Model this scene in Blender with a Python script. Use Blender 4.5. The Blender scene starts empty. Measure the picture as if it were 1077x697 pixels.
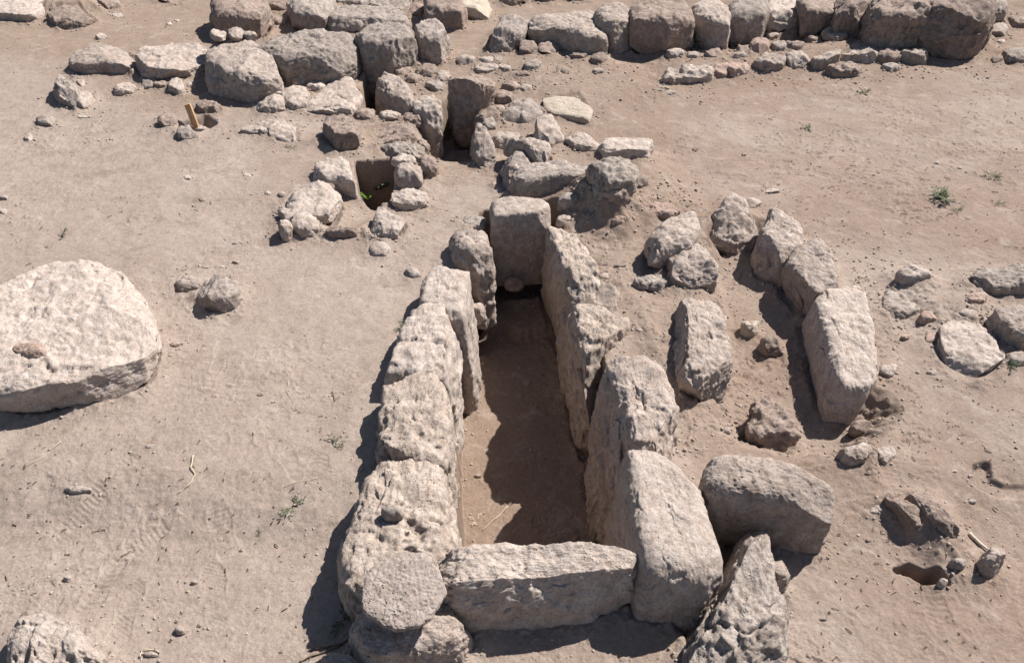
import bpy, math, random
import numpy as np

R_ = math.radians
# ------------------------------------------------------------------ camera, sky, sun, exposure
PITCH, CAMH, FOC = R_(38.0), 2.3, 783.0          # FOC in pixels of the 1077 px wide photograph
scene = bpy.context.scene
cam_d = bpy.data.cameras.new('camera'); cam = bpy.data.objects.new('camera', cam_d)
scene.collection.objects.link(cam)
cam.location = (0, 0, CAMH); cam.rotation_euler = (R_(90) - PITCH, 0, 0)
cam_d.sensor_width = 36; cam_d.lens = 36 * FOC / 1077.0
cam_d.clip_start = 0.05; cam_d.clip_end = 2000
scene.camera = cam

SUN_EL = R_(48.0)
SUN_DIR = np.array([1.0, 0.80, 0.0]); SUN_DIR /= np.linalg.norm(SUN_DIR)
sx, sy = SUN_DIR[0] * math.cos(SUN_EL), SUN_DIR[1] * math.cos(SUN_EL)
sz = math.sin(SUN_EL)
world = bpy.data.worlds.new('World'); scene.world = world; world.use_nodes = True
wn = world.node_tree.nodes; wl = world.node_tree.links
sky = wn.new('ShaderNodeTexSky'); sky.sky_type = 'NISHITA'; sky.sun_disc = False
sky.sun_elevation = SUN_EL; sky.sun_rotation = math.atan2(sx, sy)
wn['Background'].inputs[1].default_value = 0.05
wl.new(sky.outputs[0], wn['Background'].inputs[0])
sun_d = bpy.data.lights.new('sun', 'SUN'); sun_d.energy = 5.0; sun_d.angle = R_(0.55)
sun_d.color = (1.0, 0.955, 0.90)
sun = bpy.data.objects.new('sun', sun_d); scene.collection.objects.link(sun)
from mathutils import Vector
sun.rotation_euler = Vector((sx, sy, sz)).to_track_quat('Z', 'Y').to_euler()
sun.location = (8, 5, 9)
vs = scene.view_settings
vs.view_transform = 'Standard'; vs.look = 'None'; vs.gamma = 1.0; vs.use_curve_mapping = False
vs.exposure = 0.80

# ------------------------------------------------------------------ projection helpers
cp, sp_ = math.cos(PITCH), math.sin(PITCH)
CX, CY = 538.5, 348.5

def ray(px, py):
    u = (np.asarray(px, float) - CX) / FOC; v = (CY - np.asarray(py, float)) / FOC
    return u, cp + v * sp_, -sp_ + v * cp          # world direction of a photo point

def at(px, py, z=0.0):
    dx, dy, dz = ray(px, py); k = (z - CAMH) / dz
    return dx * k, dy * k

# ------------------------------------------------------------------ numpy noise
def _hash(ix, iy, iz, seed):
    h = (ix.astype(np.int64) * 374761393 + iy.astype(np.int64) * 668265263 + iz.astype(np.int64) * 2147483647 + seed * 974711) & 0xffffffff
    h = ((h ^ (h >> 13)) * 1274126177) & 0xffffffff
    h = (h ^ (h >> 16)) & 0xffffffff
    h = (h * 2246822519) & 0xffffffff
    return ((h ^ (h >> 15)) & 0xffffff) / float(0xffffff) * 2 - 1

def vnoise(p, seed=0):
    f0 = np.floor(p); f = p - f0; i = f0.astype(np.int64)
    w = f * f * f * (f * (f * 6 - 15) + 10)
    out = 0
    D = p.shape[1]
    for a in (0, 1):
        wa = w[:, 0] if a else 1 - w[:, 0]
        for b in (0, 1):
            wb = w[:, 1] if b else 1 - w[:, 1]
            if D == 2:
                out = out + wa * wb * _hash(i[:, 0] + a, i[:, 1] + b, np.zeros_like(i[:, 0]), seed)
            else:
                for c in (0, 1):
                    wc = w[:, 2] if c else 1 - w[:, 2]
                    out = out + wa * wb * wc * _hash(i[:, 0] + a, i[:, 1] + b, i[:, 2] + c, seed)
    return out

def fbm(p, octaves=4, seed=0, gain=0.5, ridged=False):
    s = 0; a = 1.0; t = 0
    for o in range(octaves):
        q = p * (2.03 ** o) + 17.3 * o
        n = vnoise(q, seed + o * 31)
        if ridged: n = 1 - 2 * np.abs(n)
        s = s + a * n; t += a; a *= gain
    return s / t

def smooth(x):
    x = np.clip(x, 0, 1); return x * x * (3 - 2 * x)

def sdist(X, Y, poly):
    """signed distance of points to a polygon (negative inside)"""
    d2 = np.full(X.shape, 1e9); inside = np.zeros(X.shape, bool)
    n = len(poly)
    for i in range(n):
        ax, ay = poly[i]; bx, by = poly[(i + 1) % n]
        ex, ey = bx - ax, by - ay
        t = np.clip(((X - ax) * ex + (Y - ay) * ey) / (ex * ex + ey * ey + 1e-12), 0, 1)
        d2 = np.minimum(d2, (X - ax - t * ex) ** 2 + (Y - ay - t * ey) ** 2)
        c = ((ay > Y) != (by > Y)) & (X < (bx - ax) * (Y - ay) / (by - ay + 1e-12) + ax)
        inside ^= c
    d = np.sqrt(d2)
    return np.where(inside, -d, d)

def wpoly(px, z):
    a = np.array(px, float); x, y = at(a[:, 0], a[:, 1], z)
    return np.stack([x, y], 1)

# ------------------------------------------------------------------ terrain description
# (pixel outline at level z, target level, falloff in metres outward, tone: 0 tan .. 1 brown pit soil)
FEAT = [
    ('set', [(-200, 560), (300, 575), (450, 590), (700, 600), (900, 560), (1300, 540), (1300, 900), (-200, 900)], 0, -0.05, 0.35, 0),
    # soil heap beside the wall junction
    ('add', [(520, 60), (640, 60), (700, 95), (640, 120), (560, 100)], 0, 0.05, 0.25, 0.05),
    ('add', [(560, 150), (690, 160), (720, 215), (660, 250), (600, 235), (560, 200)], 0, 0.08, 0.18, 0.25),
    ('add', [(600, 205), (640, 205), (655, 240), (615, 240)], 0, 0.07, 0.07, 0.5),
    ('add', [(690, 60), (1040, 40), (1040, 55), (900, 66), (760, 80), (700, 84)], 0, 0.07, 0.22, 0),
    ('add', [(700, 30), (1300, 15), (1300, -60), (700, -40)], 0, 0.12, 0.5, 0),
    ('add', [(-60, -5), (110, 0), (105, 12), (0, 22), (-80, 30)], 0, 0.10, 0.10, 0),
    ('add', [(940, 292), (1030, 290), (1035, 330), (985, 335), (960, 325)], 0, 0.05, 0.12, 0),
    ('add', [(962, 520), (985, 518), (1015, 560), (1010, 585), (985, 585), (960, 555)], 0, 0.05, 0.06, 0),
    # main trench
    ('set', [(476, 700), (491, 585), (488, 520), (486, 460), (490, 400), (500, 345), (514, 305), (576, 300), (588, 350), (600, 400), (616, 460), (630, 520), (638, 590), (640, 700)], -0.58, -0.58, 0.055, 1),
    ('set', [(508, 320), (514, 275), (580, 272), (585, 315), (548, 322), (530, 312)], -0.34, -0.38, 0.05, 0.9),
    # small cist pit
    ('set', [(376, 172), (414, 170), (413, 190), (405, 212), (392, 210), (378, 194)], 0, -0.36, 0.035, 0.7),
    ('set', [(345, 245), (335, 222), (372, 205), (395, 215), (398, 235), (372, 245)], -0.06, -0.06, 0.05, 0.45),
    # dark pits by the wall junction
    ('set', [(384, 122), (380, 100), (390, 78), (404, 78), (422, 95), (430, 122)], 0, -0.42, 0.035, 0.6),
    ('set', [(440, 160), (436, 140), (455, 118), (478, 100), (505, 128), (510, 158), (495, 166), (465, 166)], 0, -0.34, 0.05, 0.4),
    # hollow of the small right hand grave
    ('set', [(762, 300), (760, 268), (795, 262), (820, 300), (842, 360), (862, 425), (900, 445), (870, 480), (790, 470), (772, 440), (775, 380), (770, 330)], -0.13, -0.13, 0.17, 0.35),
    ('set', [(700, 640), (742, 600), (765, 580), (790, 560), (770, 640), (735, 690)], -0.10, -0.12, 0.06, 0.3),
    # darker, stony soil (colour only)
    ('add', [(610, 240), (700, 200), (800, 220), (930, 430), (900, 520), (740, 470), (700, 380), (650, 330)], 0, 0.0, 0.30, 0.42),
    ('add', [(380, 50), (640, 40), (700, 90), (690, 150), (720, 220), (640, 250), (590, 230), (560, 180), (440, 180), (360, 120)], 0, 0.0, 0.35, 0.68),
    ('add', [(-100, -60), (1200, -60), (1200, 20), (1070, 60), (880, 80), (700, 90), (520, 60), (330, 100), (200, 100), (100, 60), (-100, 40)], 0, 0.0, 0.8, 0.72),
    ('add', [(480, 640), (740, 650), (700, 720), (480, 720)], 0, 0.0, 0.2, 0.3),
    ('add', [(280, 150), (380, 150), (450, 220), (380, 260), (290, 250)], 0, 0.0, 0.15, 0.3),
    ('add', [(900, 430), (1000, 470), (1060, 620), (940, 620), (880, 560)], 0, 0.0, 0.3, 0.25),
    ('add', [(560, -20), (1200, -30), (1200, -200), (500, -200)], 0, 0.28, 0.5, 0.3),
    ('add', [(655, 300), (690, 320), (700, 380), (735, 450), (725, 462), (700, 400), (668, 350), (640, 270), (660, 262)], 0, 0.035, 0.12, 0.1),
    # burrow and groove at the lower right
    ('set', [(944, 598), (956, 594), (972, 603), (984, 602), (994, 614), (984, 612), (970, 611), (958, 602)], -0.04, -0.12, 0.016, 0.1),
    ('set', [(1026, 493), (1036, 491), (1040, 506), (1056, 512), (1100, 514), (1100, 521), (1052, 520), (1030, 512)], -0.02, -0.028, 0.02, 0.0),
    ('set', [(190, 132), (215, 125), (225, 132), (205, 142)], 0, -0.07, 0.05, 0.0),
]
FEATW = [(k, wpoly(p, z0), zt, fo, tone) for (k, p, z0, zt, fo, tone) in FEAT]

def windowed(X, Y, poly, pad):
    return (X > poly[:, 0].min() - pad) & (X < poly[:, 0].max() + pad) & (Y > poly[:, 1].min() - pad) & (Y < poly[:, 1].max() + pad)

def ground_coarse(X, Y, tone=None):
    X = np.asarray(X, float); Y = np.asarray(Y, float)
    P = np.stack([X.ravel(), Y.ravel()], 1)
    far = smooth((np.hypot(P[:, 0], P[:, 1] - 4) - 12) / 40)
    h = 0.035 * fbm(P * 0.55, 3, 5) + far * 0.7 * fbm(P * 0.04, 3, 9)
    wob = 0.032 * fbm(P * 6, 3, 77) + 0.008 * vnoise(P * 40, 78)
    x, y = P[:, 0], P[:, 1]
    for k, poly, zt, fo, tn in FEATW:
        m = windowed(x, y, poly, fo + 0.1)
        if not m.any(): continue
        sd = sdist(x[m], y[m], poly) + wob[m] * min(1.0, fo * 10)
        if k == 'set': w = smooth(1 - np.maximum(sd, 0) / fo)
        else: w = smooth(0.5 - sd / (2 * fo))
        if k == 'set': h[m] = h[m] * (1 - w) + (zt + 0.25 * h[m]) * w
        else: h[m] = h[m] + zt * w
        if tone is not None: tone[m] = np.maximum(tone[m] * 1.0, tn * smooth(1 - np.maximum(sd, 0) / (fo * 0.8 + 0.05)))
    return h.reshape(X.shape)

def gpoint(px, py):
    """the ground point seen at a photo pixel"""
    z = 0.0
    for _ in range(12):
        x, y = at(px, py, z)
        z = 0.5 * z + 0.5 * float(ground_coarse(np.array([float(x)]), np.array([float(y)]))[0])
    x, y = at(px, py, z)
    return float(x), float(y), z

# ------------------------------------------------------------------ materials
def nodes(m):
    m.use_nodes = True; nt = m.node_tree; return nt, nt.nodes, nt.links

def N(nt, typ, **kw):
    n = nt.nodes.new(typ)
    for k, v in kw.items():
        if hasattr(n, k): setattr(n, k, v)
        else: n.inputs[k].default_value = v
    return n

def noise(nt, vec, scale, detail=4, rough=0.55, dist=0.0):
    n = N(nt, 'ShaderNodeTexNoise'); n.inputs['Scale'].default_value = scale
    n.inputs['Detail'].default_value = detail; n.inputs['Roughness'].default_value = rough
    n.inputs['Distortion'].default_value = dist
    nt.links.new(vec, n.inputs['Vector']); return n.outputs['Fac']

def ramp(nt, fac, stops, interp='LINEAR'):
    r = N(nt, 'ShaderNodeValToRGB'); r.color_ramp.interpolation = interp
    el = r.color_ramp.elements
    while len(el) < len(stops): el.new(0.5)
    for e, (p, c) in zip(el, stops):
        e.position = p; e.color = (c, c, c, 1) if not hasattr(c, '__len__') else (*c, 1)
    nt.links.new(fac, r.inputs[0]); return r.outputs[0]

def mix(nt, fac, a, b, mode='MIX'):
    m = N(nt, 'ShaderNodeMix', data_type='RGBA', blend_type=mode)
    for s, v in ((m.inputs[0], fac), (m.inputs[6], a), (m.inputs[7], b)):
        if hasattr(v, 'is_output'): nt.links.new(v, s)
        elif hasattr(v, '__len__'): s.default_value = (*v, 1)
        else: s.default_value = v
    return m.outputs[2]

def math_(nt, op, a, b=0.0):
    m = N(nt, 'ShaderNodeMath', operation=op)
    for s, v in ((m.inputs[0], a), (m.inputs[1], b)):
        if hasattr(v, 'is_output'): nt.links.new(v, s)
        else: s.default_value = v
    return m.outputs[0]

def bump(nt, height, dist, strength=1.0, normal=None):
    b = N(nt, 'ShaderNodeBump'); b.inputs['Strength'].default_value = strength; b.inputs['Distance'].default_value = dist
    nt.links.new(height, b.inputs['Height'])
    if normal is not None: nt.links.new(normal, b.inputs['Normal'])
    return b.outputs['Normal']

def coords(nt, jitter=True):
    tc = N(nt, 'ShaderNodeTexCoord')
    if not jitter: return tc.outputs['Object']
    oi = N(nt, 'ShaderNodeObjectInfo'); v = N(nt, 'ShaderNodeVectorMath', operation='ADD')
    s = math_(nt, 'MULTIPLY', oi.outputs['Random'], 37.0)
    nt.links.new(tc.outputs['Object'], v.inputs[0]); nt.links.new(s, v.inputs[1])
    return v.outputs[0]

def stone_mat(name, light, dark, stain, soil=(0.40, 0.30, 0.225), pits=0.5, dirt=0.45):
    m = bpy.data.materials.new(name); nt, nd, lk = nodes(m)
    bs = nd['Principled BSDF']; bs.inputs['Roughness'].default_value = 0.95
    bs.inputs['Specular IOR Level'].default_value = 0.12
    v = coords(nt)
    big = noise(nt, v, 5.5, 4, 0.6, 0.6); mid = noise(nt, v, 22, 6, 0.68, 0.3); fine = noise(nt, v, 110, 5, 0.75)
    grain = noise(nt, v, 420, 3, 0.8)
    c = mix(nt, ramp(nt, mid, [(0.38, 0.0), (0.62, 1.0)]), dark, light)
    c = mix(nt, ramp(nt, big, [(0.52, 0.0), (0.68, 0.55)]), c, stain)
    c = mix(nt, ramp(nt, noise(nt, v, 9, 5, 0.7, 1.0), [(0.5, 0.0), (0.66, dirt)]), c, soil)
    # dark specks of lichen and empty pores
    vo = N(nt, 'ShaderNodeTexVoronoi'); vo.inputs['Scale'].default_value = 75; lk.new(v, vo.inputs['Vector'])
    pore = ramp(nt, vo.outputs['Distance'], [(0.10, 1.0), (0.32, 0.0)])
    pm = math_(nt, 'MULTIPLY', pore, ramp(nt, noise(nt, v, 12, 4, 0.6), [(0.46, 0.0), (0.62, pits)]))
    c = mix(nt, math_(nt, 'MULTIPLY', pm, 0.8), c, tuple(x * 0.42 for x in dark))
    c = mix(nt, 1.0, c, ramp(nt, fine, [(0.3, 0.62), (0.5, 1.0), (0.7, 1.2)]), 'MULTIPLY')
    oi = N(nt, 'ShaderNodeObjectInfo')
    c = mix(nt, 1.0, c, ramp(nt, oi.outputs['Random'], [(0, 0.69), (1, 0.86)]), 'MULTIPLY')
    lk.new(c, bs.inputs['Base Color'])
    h = math_(nt, 'ADD', math_(nt, 'MULTIPLY', mid, 1.2), math_(nt, 'ADD', math_(nt, 'MULTIPLY', fine, 0.55), math_(nt, 'MULTIPLY', grain, 0.16)))
    h = math_(nt, 'SUBTRACT', h, math_(nt, 'MULTIPLY', pm, 0.7))
    lk.new(bump(nt, h, 0.0085, 1.0), bs.inputs['Normal'])
    return m

M = {}
M['lime'] = stone_mat('limestone', (0.58, 0.488, 0.428), (0.36, 0.29, 0.25), (0.34, 0.285, 0.255))
M['pale'] = stone_mat('pale limestone', (0.61, 0.522, 0.462), (0.44, 0.36, 0.31), (0.42, 0.35, 0.31), dirt=0.3)
M['grey'] = stone_mat('grey weathered limestone', (0.51, 0.44, 0.39), (0.29, 0.24, 0.21), (0.27, 0.225, 0.20), pits=0.6, dirt=0.3)
M['brown'] = stone_mat('brown weathered stone', (0.43, 0.34, 0.29), (0.25, 0.19, 0.16), (0.24, 0.19, 0.165), dirt=0.45)
M['ochre'] = stone_mat('yellowish limestone', (0.60, 0.51, 0.42), (0.50, 0.42, 0.34), (0.48, 0.41, 0.35), pits=0.1, dirt=0.2)
M['porous'] = stone_mat('porous limestone', (0.61, 0.51, 0.435), (0.38, 0.305, 0.255), (0.36, 0.295, 0.255), pits=0.8, dirt=0.35)
M['basalt'] = stone_mat('vesicular stone', (0.54, 0.455, 0.405), (0.42, 0.345, 0.30), (0.52, 0.43, 0.38), pits=1.0, dirt=0.3)
M['pink'] = stone_mat('pinkish stone', (0.55, 0.42, 0.36), (0.38, 0.27, 0.22), (0.43, 0.28, 0.23), dirt=0.4)

def soil_material():
    m = bpy.data.materials.new('dry soil'); nt, nd, lk = nodes(m)
    bs = nd['Principled BSDF']; bs.inputs['Roughness'].default_value = 1.0; bs.inputs['Specular IOR Level'].default_value = 0.05
    v = coords(nt, False)
    at_ = N(nt, 'ShaderNodeAttribute'); at_.attribute_name = 'tone'
    pk = N(nt, 'ShaderNodeAttribute'); pk.attribute_name = 'pink'
    tan = mix(nt, noise(nt, v, 1.6, 5, 0.6, 0.4), (0.355, 0.283, 0.238), (0.42, 0.342, 0.29))
    red = mix(nt, noise(nt, v, 2.3, 5, 0.65, 0.5), (0.275, 0.192, 0.150), (0.35, 0.264, 0.216))
    f = math_(nt, 'MULTIPLY', pk.outputs['Fac'], ramp(nt, noise(nt, v, 1.1, 4, 0.6), [(0.35, 0.35), (0.62, 1.0)]))
    c = mix(nt, f, tan, red)
    c = mix(nt, ramp(nt, noise(nt, v, 0.9, 6, 0.65, 1.2), [(0.46, 0.0), (0.62, 0.5)]), c, (0.45, 0.375, 0.32))
    c = mix(nt, ramp(nt, noise(nt, v, 3.1, 7, 0.72, 1.5), [(0.50, 0.0), (0.66, 0.6)]), c, (0.27, 0.21, 0.17))
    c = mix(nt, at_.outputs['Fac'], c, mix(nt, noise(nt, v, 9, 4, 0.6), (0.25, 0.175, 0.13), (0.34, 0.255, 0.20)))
    c = mix(nt, ramp(nt, noise(nt, v, 26, 6, 0.72, 0.4), [(0.52, 0.0), (0.70, 0.5)]), c, (0.26, 0.205, 0.165))
    c = mix(nt, ramp(nt, noise(nt, v, 7, 6, 0.7, 0.8), [(0.54, 0.0), (0.68, 0.55)]), c, (0.48, 0.405, 0.345))
    c = mix(nt, ramp(nt, noise(nt, v, 230, 3, 0.7), [(0.62, 0.0), (0.74, 0.55)]), c, (0.52, 0.45, 0.38))
    c = mix(nt, ramp(nt, noise(nt, v, 150, 3, 0.75), [(0.30, 0.75), (0.42, 0.0)]), c, (0.20, 0.155, 0.125))
    c = mix(nt, 1.0, c, ramp(nt, noise(nt, v, 60, 5, 0.75), [(0.3, 0.61), (0.5, 0.76), (0.7, 0.865)]), 'MULTIPLY')
    lk.new(c, bs.inputs['Base Color'])
    h = math_(nt, 'ADD', math_(nt, 'MULTIPLY', noise(nt, v, 32, 6, 0.72, 0.5), 1.0), math_(nt, 'MULTIPLY', noise(nt, v, 210, 4, 0.75), 0.5))
    h = math_(nt, 'ADD', h, math_(nt, 'MULTIPLY', noise(nt, v, 95, 4, 0.7), 0.6))
    lk.new(bump(nt, h, 0.0042, 1.0), bs.inputs['Normal'])
    return m
M['soil'] = soil_material()

def plain(name, a, b, scale=30, rough=0.85, bmp=0.002, stretch=None):
    m = bpy.data.materials.new(name); nt, nd, lk = nodes(m)
    bs = nd['Principled BSDF']; bs.inputs['Roughness'].default_value = rough; bs.inputs['Specular IOR Level'].default_value = 0.2
    v = coords(nt)
    if stretch:
        mp = N(nt, 'ShaderNodeMapping'); mp.inputs['Scale'].default_value = stretch; lk.new(v, mp.inputs['Vector']); v = mp.outputs[0]
    n = noise(nt, v, scale, 5, 0.6)
    a = tuple(x * 0.8 for x in a); b = tuple(x * 0.8 for x in b)
    lk.new(mix(nt, ramp(nt, n, [(0.35, 0.0), (0.65, 1.0)]), a, b), bs.inputs['Base Color'])
    lk.new(bump(nt, n, bmp), bs.inputs['Normal'])
    return m
M['wood'] = plain('weathered orange wood', (0.42, 0.25, 0.13), (0.68, 0.45, 0.26), 60, 0.8, 0.002, (1, 1, 0.15))
M['straw'] = plain('dry straw', (0.55, 0.45, 0.31), (0.66, 0.56, 0.42), 60)
M['twig'] = plain('dry brown twig', (0.13, 0.09, 0.065), (0.24, 0.18, 0.13), 60)
M['leaf'] = plain('grey green leaf', (0.075, 0.095, 0.05), (0.13, 0.15, 0.085), 80)
M['fresh'] = plain('fresh green leaf', (0.10, 0.19, 0.03), (0.19, 0.30, 0.05), 60)
M['bone'] = plain('bleached bone', (0.58, 0.50, 0.41), (0.68, 0.61, 0.52), 70, 0.7, 0.001)
M['clod'] = plain('dry clods', (0.33, 0.27, 0.22), (0.50, 0.42, 0.36), 9, 1.0, 0.002)

# ------------------------------------------------------------------ mesh helpers
def link(name, verts, faces, mat, loc=(0, 0, 0), parent=None, smooth_=True, **props):
    me = bpy.data.meshes.new(name)
    verts = np.asarray(verts, np.float32); faces = np.asarray(faces, np.int32)
    k = faces.shape[1]
    me.vertices.add(len(verts)); me.vertices.foreach_set('co', verts.ravel())
    me.loops.add(faces.size); me.loops.foreach_set('vertex_index', faces.ravel())
    me.polygons.add(len(faces)); me.polygons.foreach_set('loop_start', np.arange(0, faces.size, k, dtype=np.int32))
    me.polygons.foreach_set('loop_total', np.full(len(faces), k, np.int32))
    if smooth_: me.polygons.foreach_set('use_smooth', np.ones(len(faces), bool))
    me.update(calc_edges=True)
    me.materials.append(mat)
    o = bpy.data.objects.new(name, me); scene.collection.objects.link(o)
    o.location = loc
    if parent: o.parent = parent
    for kk, vv in props.items():
        if vv: o[kk] = vv
    return o

_cs = {}
def cube_sphere(n):
    if n in _cs: return _cs[n]
    g = np.linspace(-1, 1, n + 1); A, B = np.meshgrid(g, g, indexing='ij')
    A = np.tan(A * math.pi / 4); B = np.tan(B * math.pi / 4); O = np.ones_like(A)
    V = []; F = []
    idx = np.arange((n + 1) ** 2).reshape(n + 1, n + 1)
    q = np.stack([idx[:-1, :-1], idx[1:, :-1], idx[1:, 1:], idx[:-1, 1:]], -1).reshape(-1, 4)
    for i, (a, b, c, fl) in enumerate(((A, B, O, 0), (A, B, -O, 1), (O, A, B, 0), (-O, A, B, 1), (B, O, A, 0), (B, -O, A, 1))):
        V.append(np.stack([a, b, c], -1).reshape(-1, 3)); F.append((q[:, ::-1] if fl else q) + i * (n + 1) ** 2)
    V = np.concatenate(V); F = np.concatenate(F)
    V /= np.linalg.norm(V, axis=1, keepdims=True)
    key = np.round(V * 1e5).astype(np.int64)
    _, first, inv = np.unique(key, axis=0, return_index=True, return_inverse=True)
    _cs[n] = (V[first], inv.reshape(-1)[F]); return _cs[n]

def radial(poly):
    """smoothed radius against angle of a star shaped polygon given in its own axes"""
    th = np.linspace(0, 2 * math.pi, 361)[:-1]; c, s = np.cos(th), np.sin(th)
    r = np.zeros(360)
    for i in range(len(poly)):
        a = poly[i]; e = poly[(i + 1) % len(poly)] - a
        den = c * e[1] - s * e[0]
        with np.errstate(divide='ignore', invalid='ignore'):
            t = (a[0] * e[1] - a[1] * e[0]) / den
            u = (a[0] * s - a[1] * c) / den
        ok = (np.abs(den) > 1e-9) & (t > 0) & (u >= -1e-6) & (u <= 1 + 1e-6)
        r = np.where(ok, np.maximum(r, t), r)
    r[r == 0] = r[r > 0].mean()
    k = np.exp(-0.5 * (np.arange(-12, 13) / 4.0) ** 2); k /= k.sum()
    return np.convolve(np.concatenate([r[-12:], r, r[:12]]), k, 'valid')

ROCKS = []      # footprints: (poly, base level, berm)
def shape_rock(poly, ztop, zbot, seed, n=5.0, taper=0.06, lean=(0, 0), tilt=(0, 0), rough=1.0, chops=6, pits=0.0, res=40, base_n=None):
    c0 = poly.mean(0)
    # area centroid
    x, y = poly[:, 0], poly[:, 1]; x1, y1 = np.roll(x, -1), np.roll(y, -1); cr = x * y1 - x1 * y
    A = cr.sum() / 2
    if abs(A) > 1e-7: c0 = np.array([((x + x1) * cr).sum(), ((y + y1) * cr).sum()]) / (6 * A)
    q = poly - c0
    ev, U = np.linalg.eigh(q.T @ q); q2 = q @ U
    if np.linalg.det(U) < 0: U[:, 0] *= -1; q2 = q @ U
    ext = np.abs(q2).max(0); q2n = q2 / ext
    Rr = radial(q2n)
    V, F = cube_sphere(res)
    dxy = np.hypot(V[:, 0], V[:, 1]); dz = np.abs(V[:, 2])
    k = (dxy ** n + dz ** n) ** (-1.0 / n)
    P = V * k[:, None]
    th = (np.arctan2(P[:, 1], P[:, 0]) % (2 * math.pi)) / (2 * math.pi) * 360
    rr = np.interp(th, np.arange(361), np.append(Rr, Rr[0]))
    H = ztop - zbot
    f = 1 + taper * (1 - P[:, 2]) / 2
    XY = (P[:, :2] * (rr * f)[:, None] * ext) @ U.T
    b = (1 - P[:, 2]) / 2
    XY = XY + np.outer(b, lean)
    Z = P[:, 2] * H / 2
    Q = np.stack([XY[:, 0], XY[:, 1], Z], 1)
    rng = np.random.RandomState(seed)
    e3 = np.array([ext.max(), ext.max(), H / 2])
    S = min(float(np.sqrt(ext[0] * ext[1])), 0.22)
    for i in range(chops):
        d = rng.normal(size=3); d[2] = d[2] * 0.7 + 0.25; d /= np.linalg.norm(d)
        s = Q @ d; mx = np.percentile(s, 99.7); o = mx - S * rng.uniform(0.05, 0.30)
        ex = np.maximum(0, s - o)
        Q = Q - np.outer(ex * 0.97, d)
    Q[:, 2] += (Q[:, 0] * tilt[0] + Q[:, 1] * tilt[1]) * smooth((P[:, 2] + 1) / 2)
    nr = Q / np.array([max(ext[0], ext.min()), max(ext[1], ext.min()), H / 2]) ** 2 * 1.0
    nr = Q / np.array([ext.mean() ** 2, ext.mean() ** 2, (H / 2) ** 2])
    nr /= np.linalg.norm(nr, axis=1, keepdims=True) + 1e-9
    W = Q + seed * 3.17
    D = 0.15 * S * fbm(W / S * 0.8, 3, seed, 0.42) * rough
    D += 0.035 * S * fbm(W / S * 2.2, 3, seed + 5, ridged=True) * rough
    D += 0.0105 * (fbm(W * 13, 4, seed + 8, 0.6, ridged=True) - 0.1) * min(1, S / 0.12) * rough
    D += 0.0075 * fbm(W * 30, 5, seed + 9, 0.66) * min(1, S / 0.08) * (0.5 + rough)
    # fracture steps and cracks
    dr = rng.normal(size=3); dr[2] = abs(dr[2]) + 0.8; dr /= np.linalg.norm(dr)
    st = (W @ dr) / S * 1.5 + 0.55 * fbm(W / S * 0.9, 2, seed + 21)
    fr = st - np.floor(st); msk = smooth((fbm(W / S * 0.8, 2, seed + 23) + 0.05) * 3)
    D += 0.055 * S * (smooth((fr - 0.1) * 1.2) - smooth((fr - 0.9) * 10) - 0.4) * msk * rough
    # knapped, angular relief (cell facets)
    cq = W / S * 1.9 + 0.35 * np.stack([fbm(W / S * 1.7, 2, seed + 51 + k) for k in range(3)], 1)
    ci = np.floor(cq); bd = np.full(len(W), 9.0); bv = np.zeros(len(W))
    for ax in (-1, 0, 1):
        for ay in (-1, 0, 1):
            for az in (-1, 0, 1):
                cc = ci + (ax, ay, az); ic = cc.astype(np.int64)
                j1 = _hash(ic[:, 0], ic[:, 1], ic[:, 2], seed + 1); j2 = _hash(ic[:, 0], ic[:, 1], ic[:, 2], seed + 2); j3 = _hash(ic[:, 0], ic[:, 1], ic[:, 2], seed + 3)
                d_ = cq - cc - 0.5 - 0.45 * np.stack([j1, j2, j3], 1)
                d2 = (d_ ** 2).sum(1); v_ = 0.5 * j1 + d_[:, 0] * j2 * 1.2 + d_[:, 1] * j3 * 1.2 + d_[:, 2] * j1 * 1.2
                b_ = d2 < bd; bd = np.where(b_, d2, bd); bv = np.where(b_, v_, bv)
    D += 0.040 * S * bv * rough
    d2_ = rng.normal(size=3); d2_ /= np.linalg.norm(d2_)
    uc = (W @ d2_) / S * 0.75 + 0.45 * fbm(W / S * 1.5, 3, seed + 25)
    ck = np.abs(uc - np.round(uc))
    D -= 0.05 * S * (1 - smooth(ck / 0.03)) * smooth((vnoise(W / S * 1.1, seed + 27) - 0.05) * 3) * rough
    po = fbm(W * 60, 2, seed + 61); zn = smooth((fbm(W * 5, 2, seed + 63) - 0.02) * 4)
    D -= 0.0045 * smooth((po - 0.22) * 5) * zn * min(1, S / 0.08)
    if pits:
        a = fbm(W * 34, 2, seed + 31); bq = fbm(W * 15, 2, seed + 37); zone = smooth((fbm(W * 7, 2, seed + 41) + 0.2) * 2.5)
        D -= pits * zone * (0.010 * smooth((a - 0.30) * 5) + 0.022 * smooth((bq - 0.34) * 5))
    Q = Q + nr * D[:, None]
    Q[:, 2] += (ztop + zbot) / 2
    return np.column_stack([Q[:, 0], Q[:, 1], Q[:, 2]]), F, c0

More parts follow.
